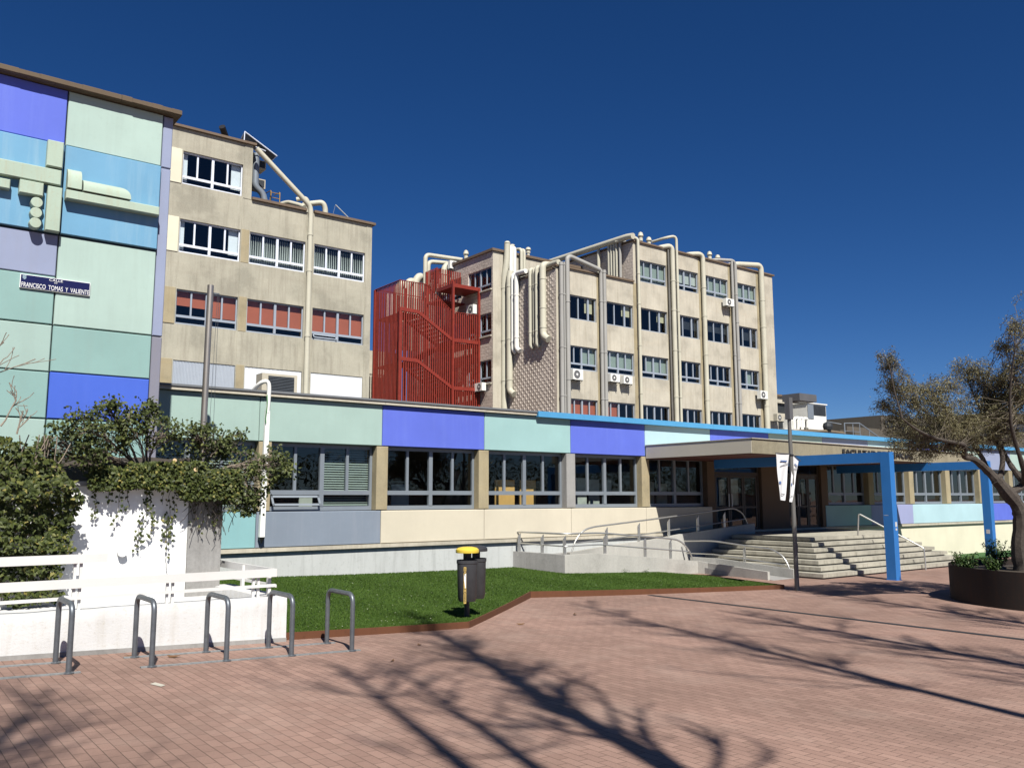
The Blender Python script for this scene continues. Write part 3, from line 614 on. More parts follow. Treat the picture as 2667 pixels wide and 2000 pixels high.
rail(fillet([(16.42,18.79,.69),(16.55,18.79,1.0),(16.85,18.79,1.29),(17.25,18.79,1.38),(19.71,18.79,1.56),(21.13,18.79,1.67),(23.7,18.79,1.87),(24.15,18.79,1.68),(24.36,18.79,1.33)], .35),
     [(16.6,18.79,.93),(19.7,18.79,1.14),(24.25,18.79,1.50)],
     [(17.78,18.79,.82,1.36,1),(19.13,18.79,.92,1.46,1),(20.46,18.79,1.02,1.56,1),(21.83,18.79,1.13,1.65,1),(23.16,18.79,1.22,1.74,1)], 'steel rail on the upper parapet of the ramp beside the facade', (20.5,18.79,1.0))
rail(fillet([(20.9,18.55,.87),(20.9,17.4,.92),(20.9,16.3,.83),(20.9,15.3,.765),(20.9,14.95,.60),(20.9,14.76,.32),(20.9,14.71,.0)], .3),
     [(20.9,18.5,.50),(20.9,17.4,.52),(20.9,16.3,.45),(20.9,14.9,.35)], [(20.93,16.29,.33,.80,1)], 'steel rail curving down at the foot of the ramp beside the steps', (20.9,15.8,.3))
# ------------------------------------------------------------------ MIDDLE BUILDING (bare concrete, four storeys in view)
YM = 38.4; T = front(YM)
md = thing('concrete_building', (14, 42, 0), 'bare concrete block with white framed windows and orange blinds left of the red stair', 'building')
ROWS = [(16.22,17.75),(13.07,14.60),(9.84,11.40),(6.62,8.23)]
HX = [(10.68,13.42),(13.86,16.63),(17.08,19.85)]
holes = [(a, b, z0, z1) for r_, (z0, z1) in enumerate(ROWS) for c_, (a, b) in enumerate(HX) if not (r_ == 0 and c_ > 0)]
mb = MB(T); low = [h for h in holes if h[3] < 16]
holed(mb, 6, 20.22, 3, 16.12, low, 0, .3); holed(mb, 6, 13.86, 16.12, 18.78, [h for h in holes if h[3] > 16], 0, .3)
mb.quad((20.22,0,3),(20.22,16,3),(20.22,16,16.12),(20.22,0,16.12)); mb.quad((13.86,0,16.12),(13.86,12,16.12),(13.86,12,18.78),(13.86,0,18.78)); mb.quad((6,0,3),(6,16,3),(6,16,18.78),(6,0,18.78))
mb.build('wall', conc, md, recalc=False)
mb = MB(); mb.box(6, 13.85, YM+.3, 50, 18.70, 18.76); mb.box(6, 20.21, YM+.3, 54, 16.0, 16.06); mb.build('roof', roomf, md)
mb = MB(); mb.box(5.9, 13.98, YM-.14, YM+.3, 18.79, 18.90); mb.box(13.8, 13.98, YM+.305, 50, 18.79, 18.90); mb.box(13.87, 16.6, YM-.14, YM+.3, 16.13, 16.25); mb.box(17.0, 20.36, YM-.14, YM+.3, 16.13, 16.25); mb.box(20.0, 20.36, YM+.305, 52, 16.13, 16.25); mb.build('coping', rustcop, md)
mb = MB()                                         # panel joints as raised pier faces
for x, w2 in ((13.42,.42),(16.63,.42),(6.4,.33),(19.87,.33)): mb = MB(); mb.box(x+.02, x+w2, YM-.02, YM+.02, 3, 16.1); mb.build('pier', conc, md)
mb = MB()
mb.box(13.46, 13.84, YM-.02, YM+.02, 16.14, 18.78)
mb.build('pier', conc, md)
for z0, z1 in ROWS:
    panel(md, T, 10.05, 10.64, z0-.02, z1+.05, -.035, .05, yellowc if z1 > 12 else tan, name='infill_panel')
for z0, z1 in ROWS[1:]: panel(md, T, 13.45, 13.83, z0-.02, z1+.05, -.035, .05, tan, name='infill_panel')
for r_, (z0, z1) in enumerate(ROWS):
    for c_, (a, b) in enumerate(HX):
        if r_ == 0 and c_ > 0: continue
        if r_ == 3:
            mb = MB(T); n_ = 44; 
            for i in range(n_):
                x = a+(b-a)*i/n_; s_ = (b-a)/n_; mb.add([(x,.06,z0),(x+s_*.5,.0,z0),(x+s_,.06,z0),(x,.06,z1-.03),(x+s_*.5,.0,z1-.03),(x+s_,.06,z1-.03)], [(0,1,4,3),(1,2,5,4)])
            mb.build('corrugated_sheet', sheet if c_ == 0 else sheetw, md, recalc=False)
            mb = MB(T); mb.box(a, b, .1, .12, z0, z1); mb.build('backing', alu, md)
            continue
        bl = [[('sides', whitec, 1)], [('sides', whitec, 1), ('vertical', paleb, 1), ('vertical', paleb, 1)], [('roller', orange, .44, (0,.5)), ('roller', orange, .72), ('roller', orange, .72)]][r_][c_]
        w_ = window(md, T, a, b, z0, z1, .10, aluw if r_ < 2 else alub, bl, tr=.24, open_=(r_ == 2 and c_ == 2))
        if r_ == 2 and c_ == 0:
            mb = MB(T); 
            for i in (2, 3): mb.box(a+(b-a)*i/4+.02, a+(b-a)*(i+1)/4-.02, .26, .27, z0+.5, z1)
            mb.build('blind', orange, w_)
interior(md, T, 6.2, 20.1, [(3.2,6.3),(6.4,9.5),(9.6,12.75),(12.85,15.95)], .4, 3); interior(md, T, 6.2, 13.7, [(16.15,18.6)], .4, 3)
rp_ = .125
mb = MB(); mb.tube(fillet([(13.95,38.22,18.62),(16.72,38.22,16.38),(16.78,38.22,16.0),(16.78,38.22,4.7)], .25), rp_, 12)
for z in (14.9, 13.1, 9.9, 7.0): mb.tube([(16.78,38.22,z),(16.78,38.22,z+.12)], rp_+.018, 12)
mb.build('duct', creamp, md, smooth=True)
for pts, r_ in (([(15.9,40.5,16.0),(15.9,40.5,16.85),(16.3,40.0,17.0),(16.55,39,16.6),(16.6,38.6,16.4)], .11), ([(16.5,39.4,17.0),(16.9,39.2,17.1),(17.05,39.2,16.9),(17.05,39.2,16.0)], .11), ([(16.9,40.6,16.7),(17.3,40.2,17.15),(18.1,39.8,17.3),(18.25,39.8,17.0),(18.25,39.8,16.0)], .14), ([(14.9,41,16.0),(14.9,41,17.2)], .13)):
    mb = MB(); mb.tube(fillet(pts, .25), r_, 12); mb.build('duct', creamp, md, smooth=True)
mb = MB(); mb.tube([(12.75,38.9,18.6),(12.72,38.9,19.05),(12.38,38.5,19.38)], .15, 14); solo(mb, 'flue_pipe', blackm, (12.72,38.9,18.6), 'stubby black flue leaning on the roof of the concrete block', 'flue', smooth=False)
sp = thing('tilted_roof_panel', (14.2,39.5,18.9), 'large dark tilted panel with a white metal rim on the roof edge of the concrete block', 'roof panel')
A_, B_, C_, D_ = Vector((13.46,38.5,19.42)), Vector((15.06,38.5,18.62)), Vector((15.45,40.5,19.0)), Vector((14.0,40.5,19.95))
nn = (B_-A_).cross(D_-A_).normalized()*.03
mb = MB(); mb.add([A_,B_,C_,D_,A_+nn,B_+nn,C_+nn,D_+nn], [(0,1,2,3),(4,7,6,5),(0,4,5,1),(1,5,6,2),(2,6,7,3),(3,7,4,0)]); mb.build('panel', darkg, sp)
mb = MB()
for p, q in ((A_,B_),(B_,C_),(C_,D_),(D_,A_)): mb.tube([p, q], .028, 6)
mb.tube([A_, Vector((13.44,38.5,18.9))], .025, 6); mb.tube([Vector((13.44,38.5,18.9)), Vector((14.5,38.5,18.72))], .025, 6); mb.build('rim', aluw, sp)
for z0, h in ((18.12,.42),(17.15,.45)):
    a_ = thing('air_conditioner', (14.45,39.5,z0), 'beige air conditioner high on the side of the rooftop block, '+('upper of two' if z0 > 18 else 'lower of two'), 'air conditioner', 'air conditioners')
    mb = MB(); mb.box(14.3,14.85,39.3,40.0,z0,z0+h); mb.build('casing', acb, a_); mb = MB(); mb.box(14.36,14.8,39.285,39.298,z0+.05,z0+h-.05); mb.build('grille', darkg, a_)
mb = MB(); mb.tube(fillet([(14.2,38.9,18.65),(14.2,38.9,17.0),(14.6,38.9,16.75),(14.75,38.9,16.1)], .3), .16, 12); solo(mb, 'steel_duct', alu, (14.2,38.9,16.1), 'grey metal duct bending down beside the rooftop block', 'duct', smooth=True)
mb = MB()
for x in (15.15, 15.6): mb.tube(fillet([(x,39.3,16.05),(x,39.3,17.15),(x,40,17.2)], .1), .022, 6)
for z in (16.3,16.55,16.8,17.05): mb.tube([(15.15,39.3,z),(15.6,39.3,z)], .016, 6)
for x in (14.95,15.35): mb.tube([(x,39.9,16.05),(x,39.9,17.3)], .018, 6)
solo(mb, 'roof_ladder', plain('yellow_ladder_paint', (.45,.28,.05), .6), (15.4,39.3,16.05), 'yellow steel ladder hoops on the lower roof of the concrete block', 'ladder')
mb = MB(); mb.tube([(18.9,40,17.4),(19.9,39.4,16.25)], .03, 6); mb.tube([(18.9,40,17.4),(18.6,40,16.06)], .008, 4); solo(mb, 'roof_antenna', galvl, (19.9,39.4,16.2), 'thin slanted mast at the right end of the concrete block roof', 'antenna')
mb = MB(); mb.box(14.6,17.4,41.5,41.8,16.06,16.75); solo(mb, 'roof_parapet', buildp, (16,41.5,16.06), 'low pinkish parapet wall on the roof behind the yellow ladder', 'parapet')
# link wing seen in the gap
lk = thing('link_wing', (27,56,0), 'narrow sliver of a pale wing seen between the concrete block and the red stair', 'building')
mb = MB(front(52)); holed(mb, 21, 29.5, 3, 12.25, [(26.4,27.35,10.6,11.6),(26.4,27.35,8.0,9.45)], 0, .25); mb.build('wall', conc2, lk, recalc=False)
for z0, z1 in ((10.6,11.6),(8.0,9.45)): window(lk, front(52), 26.4, 27.35, z0, z1, .12, alub, None, mull=(.5,))
interior(lk, front(52), 21.1, 29.4, [(3,7.6),(7.7,12)], .4, 2)
mb = MB(); mb.box(21,29.5,52.3,58,12.15,12.25); mb.build('roof', roomf, lk)
a_ = thing('air_conditioner', (27.2,52.5,12.25), 'air conditioner on the roof in the gap left of the red stair', 'air conditioner', 'air conditioners')
mb = MB(); mb.box(26.6,27.5,52.3,52.8,12.27,13.05); mb.build('casing', acb, a_); mb = MB(); mb.box(26.68,27.42,52.285,52.298,12.35,12.97); mb.build('grille', darkg, a_)
# ------------------------------------------------------------------ RIGHT BUILDING
rb = thing('laboratory_building', (43, 45, 0), 'pale concrete laboratory block with many vertical ducts behind the blue and mint facade', 'building')
XW = 32.55; T = front(YM)
RX = [(33.12+3.2*k, 35.82+3.2*k) for k in range(6)]; RX[0] = (33.4, 35.82)
RR = [(16.17,17.62),(12.96,14.45),(9.88,11.33),(6.5,8.12)]
mb = MB(T)
holed(mb, XW, 53.83, 3, 16.0, [(a, b, z0, z1) for a, b in RX for z0, z1 in RR[1:]], 0, .3)
holed(mb, 39.1, 53.83, 16.0, 18.72, [(a, b, *RR[0]) for a, b in RX[2:]], 0, .3)
mb.quad((53.83,0,3),(53.83,12,3),(53.83,12,18.72),(53.83,0,18.72)); 
mb.build('wall', conc2, rb, recalc=False)
mb = MB(); mb.quad((XW,YM,3),(XW,43.4,3),(XW,43.4,15.86),(XW,YM,15.86)); mt_ = tiles('relief_tile_cladding'); tl = mb.build('tile_wall', mt_, rb, recalc=False, label='side wall clad with small relief tiles'); mb = MB(); mb.quad((39.1,YM,15.95),(39.1,47,15.95),(39.1,47,18.72),(39.1,YM,18.72))
mb.build('upper_tile_wall', mt_, rb, recalc=False)
# relief wedges of the tile cladding
mb = MB(left(XW)); 
for r_ in range(60):
    z = 4.0+r_*.2
    if z > 15.5: break
    for c_ in range(13):
        u = YM+.35+c_*.4+(.2 if r_%2 else 0)
        if u > 43.25: continue
        mb.add([(u-.09,-.001,z),(u+.07,-.001,z),(u+.07,-.001,z+.16),(u-.09,-.001,z+.16),(u-.05,-.028,z+.03),(u-.05,-.028,z+.13)], [(0,1,4),(1,2,5,4),(2,3,5),(3,0,4,5)])
mb.build('relief_tiles', plain('relief_tile', (.70,.61,.52), .9, var=.12), tl, recalc=False)
# wing with windows behind the red stair (-X face)
XB = 31.52; TL = left(XB); wr = [(15.52,16.98),(12.5,13.98),(9.45,10.95),(6.4,7.9)]
mb = MB(TL); hh = [(43.55,46.2,z0,z1) for z0, z1 in wr]+[(47,49.7,z0,z1) for z0, z1 in wr]; holed(mb, 43.4, 54, 3, 17.95, hh, 0, .25)
mb.build('wing_wall', tiles('wing_tile_cladding'), rb, recalc=False)
mb = MB(); mb.quad((XB,43.4,3),(39.1,43.4,3),(39.1,43.4,17.95),(XB,43.4,17.95)); mb.build('wing_end_wall', conc2, rb, recalc=False)
for a, b, z0, z1 in hh: window(rb, TL, a, b, z0, z1, .08, alub, None, tr=.24)
interior(rb, TL, 43.5, 53.9, [(3,5.9),(6,9),(9.1,12.1),(12.2,15.1),(15.2,17.9)], .35, 1.2)
for z0, z1 in wr: mb = MB(TL); mb.box(43.5, 46.3, -.12, .05, z0-.09, z0-.005); mb.build('sill', conc2, rb)
mb = MB(); mb.box(XB+.2, 39.0, 43.6, 54, 17.8, 17.9); mb.box(XW+.2, 39.0, YM+.3, 43.4, 15.7, 15.8); mb.box(39.2, 53.8, YM+.3, 50, 18.6, 18.68); mb.build('roof', roomf, rb)
mb = MB(); mb.box(XB-.12,XB+.3,43.28,54,17.96,18.12); mb.box(XB+.305,42,43.28,43.6,17.96,18.12); mb.box(XW-.1,XW+.25,YM+.26,43.3,15.87,16.0); mb.box(XW-.1,39.08,YM-.12,YM+.25,16.01,16.12); mb.box(38.98,53.98,YM-.12,YM+.3,18.73,18.84); mb.box(38.98,39.3,YM+.305,50,18.73,18.84); mb.box(53.6,53.98,YM+.305,50,18.73,18.84)
mb.build('coping', rustcop, rb)
bls = {0: [None,None,('roller',greenb,.95),('roller',paleb,.62),('roller',greenb,.95),('roller',greenb,.75)],
       1: [('roller',creamb,.62,(.68,.95)),('roller',creamb,.5,(.70,.97)),('roller',creamb,.5,(.72,.97)),('roller',darkg,.6),('roller',darkg,.5,(.25,1)),('roller',darkg,.6,(.5,1))],
       2: [('roller',greenb,.72,(.5,1)),('roller',greenb,.72),('roller',greenb,.73,(.25,1)),None,None,('roller',greenb,.72,(.5,.75))],
       3: [('roller',orange,1),('roller',orange,1,(0,.5)),None,None,None,None]}
for r_ in range(4):
    for c_, (a, b) in enumerate(RX):
        if r_ == 0 and c_ < 2: continue
        z0, z1 = RR[r_]
        if r_ in (1,): window(rb, T, a, b, z0, z1, .12, alub, bls[r_][c_], tr=0, mull=(.42,.75))
        else: window(rb, T, a, b, z0, z1, .10, alub, bls[r_][c_], tr=0 if r_ == 3 else .26, mull=(.25,.5,.75))
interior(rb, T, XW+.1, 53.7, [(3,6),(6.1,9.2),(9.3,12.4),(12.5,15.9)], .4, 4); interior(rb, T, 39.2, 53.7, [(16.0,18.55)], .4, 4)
mb = MB(T)
for k in range(6): mb = MB(T); mb.box(RX[k][1]+.03, RX[k][1]+.34, -.015, .02, 3, 15.98 if k < 2 else 18.7); mb.build('pier', tan, rb)
def duct(pts, r_, m_, rad=.3, rings=(), seg=12):
    mb = MB(); P = fillet(pts, rad); mb.tube(P, r_, seg)
    for (x, y, z) in rings: mb.tube([(x,y,z-.04),(x,y,z+.04)], r_+.02, seg)
    return mb.build('duct', m_, rb, smooth=True)
yf = 38.18
for x, r_, zt, m_, back in ((32.78,.13,16.25,greyd,0),(33.02,.055,16.3,greyd,0),(36.02,.11,16.32,greyd,0),(36.31,.125,16.32,greyd,0)):
    duct([(x,yf,6),(x,yf,zt)], r_, m_, rings=[(x,yf,z) for z in (8.2,11.1,14.3,zt-.15)])
duct([(33.27,yf,6),(33.27,yf,16.58),(33.5,yf,16.72),(35.95,yf,16.28)], .14, greyd, .2, rings=[(33.27,yf,z) for z in (9.2,13.9)])
for x, r_, zt, bx, bz, m_ in ((39.36,.10,18.95,38.9,18.98,creamp),(42.62,.165,19.05,41.7,18.8,creamp),(43.06,.095,19.8,42.35,19.6,creamp),(45.72,.16,19.0,44.6,18.85,creamp),(49.22,.12,19.1,47.3,18.92,greyd),(52.22,.2,19.25,49.5,18.95,creamp)):
    duct([(x,yf,6),(x,yf,zt),(bx,yf+.25,bz+.0),(bx-.15,yf+1.4,bz-.05)], r_, m_, .42, rings=[(x,yf,z) for z in (8.8,11.9,14.6,16.6)])
duct([(48.86,yf,6),(48.86,yf,19.0)], .095, greyd, rings=[(48.86,yf,z) for z in (8.8,12.2,16)])
duct([(42.28,yf+.05,6),(42.28,yf+.05,18.7)], .07, plain('duct_shadow_paint', (.16,.15,.13), .6))  # dark tube standing in for the shadow left of the thick duct
duct([(38.85,38.1,18.98),(38.85,38.6,19.05),(38.85,43,19.1),(38.85,49,19.15)], .2, creamp, .3)
for y, zt in ((40.42,19.12),(40.17,19.05),(39.92,19.0),(39.68,18.95),(39.36,18.98)): duct([(38.9,y,15.9),(38.9,y,zt-.25),(38.9,y,zt),(39.4,y,zt)], .10, greyd if y < 39.5 else creamp, .2)
duct([(38.9,41.42,15.9),(38.9,41.42,18.9)], .11, creamp)
xt = XW-.2
duct([(xt,43.3,4),(xt,43.3,16.3),(xt+.1,43.15,17.4),(xt+.1,43.1,18.5)], .2, creamp, .4, rings=[(xt,43.3,z) for z in (7.5,9.6,12.2,15.6)])
duct([(xt+.1,42.75,16.6),(xt,42.75,16.1),(xt,42.75,8.9),(xt+.05,42.35,8.65)], .2, creamp, .3, rings=[(xt,42.75,z) for z in (9.6,12.2,15.6)])
duct([(xt+.3,42.4,16.35),(xt,42.4,16.3),(xt,42.4,11.45),(xt+.15,42.3,11.25)], .12, acw, .25, rings=[(xt,42.4,z) for z in (12,15)])
duct([(xt,41.05,16.25),(xt,42.02,16.3),(xt,42.02,11.5),(xt+.05,41.75,11.3)], .155, acw, .25, rings=[(xt,42.02,z) for z in (12.2,14.9)])
for y, r_, z0 in ((40.62,.12,11.45),(40.30,.065,11.55),(39.98,.135,11.45)): duct([(xt+.5,y,16.28),(xt,y,16.28),(xt,y,z0),(xt+.12,y-.1,z0-.15)], r_, creamp, .2, rings=[(xt,y,z) for z in (12.3,15.2)])
duct([(xt+.5,39.4,16.35),(xt,39.4,16.3),(xt,39.4,11.9),(xt+.05,38.95,11.62)], .21, creamp, .35, rings=[(xt,39.4,z) for z in (12.4,13.6,15.4)])
for x, r_, m_ in ((32.74,.13,acw),(33.03,.13,acw),(33.6,.11,creamp),(33.84,.1,creamp)): duct([(x,43.1,16.1),(x,43.1,18.35),(x,43.6,18.45)], r_, m_, .2)
def cap(x, y, z, h=.75, m_=creamp, n='roof_vent', par=None):
    mb = MB(); mb.lathe(x, y, [(.11,z),(.11,z+h*.55),(.15,z+h*.57),(.15,z+h*.7),(.11,z+h*.72),(.2,z+h*.8),(.14,z+h*.95),(.03,z+h)], 14)
    return mb.build('roof_vent', m_, rb, smooth=True)
for x, y, z, h in ((41.2,39.7,18.6,1.5),(42.1,39.8,18.6,1.35),(48.3,39.7,18.6,1.4),(49.2,39.7,18.6,1.3),(32.75,43.5,18.1,.75),(33.15,43.5,18.1,.6),(34.8,43.9,17.9,1.0),(32.9,48.5,17.9,1.55)): cap(x, y, z, h)
# long white duct running up along the roof edges
duct([(XW+.1,37.95+.3,16.25),(XW+.1,43.0,16.3)], .17, creamp, .2)
# rear ducts above the red stair
duct([(29.9,49,15.5),(29.9,49,18.72),(32.9,49,18.85)], .15, creamp, .35); duct([(30.2,49.1,15.5),(30.2,49.1,18.3),(32.6,49.1,18.55)], .15, creamp, .35)
duct([(31.15,48.6,16),(31.15,48.6,18.1),(32.2,48.6,18.3)], .22, creamp, .5)
for x, z in ((27.9,16.5),(28.55,16.75),(29.25,17.2)): duct([(x,49.2,12),(x,49.2,z-.4),(x+.3,49.2,z),(x+.9,49.6,z)], .26, creamp, .45)
def ac(x, y, z, wd, h, lab, face='front', m_=acw):
    a_ = thing('air_conditioner', (x+wd/2, y, z), lab, 'air conditioner', 'air conditioners')
    TT = front(y) if face == 'front' else left(x)
    u0 = x if face == 'front' else y
    mb = MB(TT); mb.box(u0, u0+wd, 0, .32, z, z+h); mb.build('casing', m_, a_)
    mb = MB(TT); cx_, cz = u0+wd*.38, z+h*.5; r_ = h*.4; n_ = 20
    mb.add([(cx_+r_*math.cos(2*math.pi*k/n_), -.012, cz+r_*math.sin(2*math.pi*k/n_)) for k in range(n_)], [tuple(range(n_))]); mb.build('fan_grille', plain('fan_grey', (.16,.16,.16), .5), a_, recalc=False)
    mb = MB(TT); mb.add([(cx_+r_*.3*math.cos(2*math.pi*k/n_), -.02, cz+r_*.3*math.sin(2*math.pi*k/n_)) for k in range(n_)], [tuple(range(n_))]); mb.build('fan_hub', acw, a_, recalc=False)
    mb = MB(TT)
    for q in (.12, .88): mb.box(u0+wd*q-.02, u0+wd*q+.02, -.06, .45, z-.05, z-.005); mb.add([(u0+wd*q-.02,.42,z-.35),(u0+wd*q+.02,.42,z-.35),(u0+wd*q+.02,-.02,z-.05),(u0+wd*q-.02,-.02,z-.05)],[(0,1,2,3)])
    mb.build('bracket', galv, a_); return a_
ac(33.45, 37.95, 9.2, .78, .62, 'white air conditioner nearest the tiled wall on the duct covered facade'); ac(36.5, 37.95, 9.32, .78, .48, 'white air conditioner, left one of the pair on the duct covered facade'); ac(37.62, 37.95, 9.28, .75, .48, 'white air conditioner, right one of the pair on the duct covered facade')
ac(47.75, 37.9, 15.6, .85, .52, 'white air conditioner high under the top right windows of the duct covered facade'); ac(51.15, 37.85, 9.25, .8, .58, 'white air conditioner beside the thickest duct at the right end of the facade'); ac(52.75, 37.7, 7.72, .8, .52, 'beige air conditioner low at the right corner of the laboratory block', m_=acb)
ac(31.1, 44.0, 8.98, .8, .5, 'air conditioner low between the red stair and the tiled wall', 'left'); ac(31.1, 45.0, 14.1, .8, .6, 'air conditioner behind the open upper landing of the red stair', 'left')
ac(31.2, 47.9, 17.75, .85, .55, 'air conditioner at the roof edge above the red stair', 'front')
# ------------------------------------------------------------------ RED ESCAPE STAIR
es = thing('escape_stair', (28.5, 46.5, 0), 'red steel external escape stair enclosed by vertical slats', 'staircase')
xa, xb_, ya, yb = 25.58, 31.4, 44.8, 48.0
def ztop(x): return 15.4 if x < 27.4 else (15.4-(x-27.4)/2.0*1.5 if x < 29.4 else 13.9)
def slats(par, name, a, b, zf, T, z0=4, st=.155, sw=.07, dp=.05):
    mb = MB(T); n_ = int((b-a)/st)
    for i in range(n_+1):
        u = a+(b-a)*i/n_; mb.box(u-sw/2, u+sw/2, 0, dp, z0(u) if callable(z0) else z0, zf(u))
    return mb.build(name, redm, par)
slats(es, 'slat_screen', xa, xb_, ztop, front(ya)); slats(es, 'slat_screen', ya+.1, yb, lambda u: 15.4, left(xa), st=.16, sw=.048)
slats(es, 'slat_screen', xa+.1, xb_-.2, lambda u: 15.3 if u < 29.3 else (15.3+(u-29.3)*2.4 if u < 29.9 else 17.2), front(yb-.05), st=.165)
slats(es, 'slat_screen', 29.5, 31.35, lambda u: 17.25, front(46.9), z0=15.9, st=.16); slats(es, 'slat_screen', 46.9, 48, lambda u: 17.3, left(29.5), z0=15.7, st=.16)
mb = MB()
for z in (9.1,): pass
for dz in (0, -3.05, -6.1):
    mb = MB()
    P = [(25.6,ya-.03,13.63+dz),(26.85,ya-.03,13.6+dz),(29.4,ya-.03,12.12+dz),(31.4,ya-.03,12.15+dz)]
    for i in range(3):
        (x0,y0,z0),(x1,y1,z1) = P[i], P[i+1]; mb.add([(x0,y0,z0-.11),(x1,y1,z1-.11),(x1,y1,z1+.11),(x0,y0,z0+.11),(x0,y0+.12,z0-.11),(x1,y1+.12,z1-.11),(x1,y1+.12,z1+.11),(x0,y0+.12,z0+.11)],[(0,1,2,3),(4,7,6,5),(0,4,5,1),(3,2,6,7)])
    mb.build('stringer', redm, es)
mb = MB()
P = [(25.58,ya,15.4),(27.4,ya,15.42),(29.4,ya,13.92),(31.42,ya,13.95)]
mb.tube(P, .03, 6); mb.tube([(xa,ya,15.42),(xa,yb,15.42)], .03, 6); mb.build('top_rail', redm, es); mb = MB(); mb.tube([(xa,yb,15.42),(29.3,yb,15.42),(29.9,yb,17.25),(31.3,yb,17.25)], .03, 6)
mb.build('top_rail', redm, es)
mb = MB()
for x, y, zt in ((xa,ya,13.7),(29.4,ya-.03,15.9),(31.4,ya-.03,15.7),(xb_,yb,17),(xa,yb,15.4),(29.4,yb,17.2),(27,yb,15.4),(26.9,46.4,15.4)): mb.box(x-.07, x+.07, y-.07, y+.07, 3, zt)
mb.build('post', redm, es)
mb = MB()
for i in range(4):
    z = 13.45-3.05*i; mb.box(xa+.05, 26.85, ya+.1, yb-.1, z-.08, z); mb.box(29.4, xb_, ya+.1, 46.4, z-1.55, z-1.47); mb.box(29.4, xb_, 46.4, yb-.1, z-1.55+3.05-.0, z-1.47+3.05)
mb.box(29.35, 31.5, ya-.05, 46.6, 15.55, 15.78); mb.build('landing', redm, es)
mb = MB()
for i in range(4):
    z = 13.45-3.05*i
    for k in range(9):
        t = (k+.5)/9; mb.box(26.85+2.55*t-.14, 26.85+2.55*t+.14, ya+.15, 46.2, z-1.5*t-.03, z-1.5*t); mb.box(26.85+2.55*t-.14, 26.85+2.55*t+.14, 46.6, yb-.15, z-3.05+1.5*t-.03, z-3.05+1.5*t)
    mb.add([(26.85,46.3,z-.25),(29.4,46.3,z-1.75),(29.4,46.3,z-1.5),(26.85,46.3,z)],[(0,1,2,3)]); mb.add([(26.85,46.6,z-3.3),(29.4,46.6,z-1.8),(29.4,46.6,z-1.5),(26.85,46.6,z-3.0)],[(0,1,2,3)])
mb.build('flight', redm, es)
for x in (25.95, 26.2):
    pass
duct([(26.25,47.6,3),(26.25,47.6,15.2)], .09, acw); duct([(26.55,47.6,3),(26.55,47.6,15.2)], .09, acw)
# ------------------------------------------------------------------ RIGHT BACKGROUND
sv = thing('service_wing', (62, 46, 0), 'low pale service wing with dark louvres right of the laboratory block', 'building')
mb = MB(front(45.2)); holed(mb, 53.9, 66, 3, 10.95, [(60.5,65.4,9.5,10.4),(60.5,65.4,7.0,9.2)], 0, .3); mb.build('wall', conc2, sv, recalc=False)
mb = MB(front(45.2)); 
for z0, z1 in ((9.5,10.4),(7.0,9.2)):
    mb.box(60.5,65.4,.2,.25,z0,z1)
mb.build('louvre', darkg, sv); mb = MB(); mb.box(53.9,66.2,45.0,52,10.96,11.12); mb.build('coping', rustcop, sv)
mb = MB(); mb.box(53.9,80,41,45.1,7.3,7.6); mb.build('roof', roomf, sv)
cu = thing('cooling_unit', (66.4,45,8.2), 'large beige rooftop cooling unit with a dark grille, right of the lamp head', 'cooling unit')
mb = MB(); mb.box(65.2,68.0,43.5,45.6,8.1,10.3); mb.build('casing', acw, cu)
mb = MB(); mb.box(66.1,67.9,43.46,43.49,9.35,10.2); mb.build('grille', darkg, cu)
mb = MB(); mb.box(65.2,66.05,43.45,43.49,9.0,10.25); mb.build('side_panel', alu, cu); mb = MB(); mb.box(65.1,68.1,43.4,45.7,10.31,10.4); mb.build('lid', acw, cu)
mb = MB(); 
for x in (63.2,63.7,64.3): mb.tube(fillet([(x,43.5,8.0),(x,43.5,8.9),(x+.8,43.5,9.0),(x+.8,43.5,8.2)], .25), .14, 8)
mb.box(61.5,65.6,43.3,44,7.85,7.95); mb.box(62.6,63.2,43.6,44.2,8.0,9.0); solo(mb, 'pump_set', acw, (63.7,43.5,7.9), 'white pipework and pump beside the rooftop cooling unit', 'pump', smooth=False)
rl = thing('roof_railing', (40.5,24,4.6), 'thin steel guard rail with a sloping end on the long roof', 'railing')
mb = MB(); mb.tube([(39.05,24,4.65),(39.05,24,5.88),(40.4,24,5.95),(42.5,24,5.2),(42.9,24,4.7)], .035, 6)
for x, z in ((40.42,5.95),(39.8,5.9),(41.3,5.6)): mb.tube([(x,24,4.65),(x,24,z)], .02, 6)
mb.tube([(38.5,24.6,4.65),(38.5,24.6,5.98),(39.1,24.2,5.85)], .02, 6); mb.tube([(39.05,24,5.5),(40.42,24,5.5)], .015, 6); mb.tube([(40.42,24,5.4),(41.8,24,4.7)], .02, 6)
mb.build('rail', alu, rl)
mb = MB(); mb.tube(fillet([(34.6,24,4.85),(34.7,24,5.28),(37.6,24,5.42),(39.0,24,5.38),(39.2,24,4.8)], .15), .07, 8); solo(mb, 'roof_pipe', plain('brown_pipe', (.22,.17,.11), .6), (36.5,24,4.9), 'brown pipe run lying along the long roof', 'pipe', smooth=True)
mb = MB(); mb.tube([(37.55,24,4.65),(37.55,24,5.35)], .12, 10); mb.lathe(37.6, 24, [(.03,5.4),(.2,5.5),(.24,5.65),(.2,5.8),(.05,5.88)], 14); solo(mb, 'roof_spotlight', darkg, (37.6,24,4.65), 'small round dark spotlight on the long roof', 'spotlight')
db = thing('distant_building', (125,66,0), 'dark distant concrete building half hidden by the olive tree', 'building')
mb = MB(); mb.box(106.3,139,60,75,0,12.9); mb.box(97.5,106.28,60.5,75,0,10.6); mb.box(139.02,175,59,75,0,12.4); mb.build('wall', buildb, db)
mb = MB()
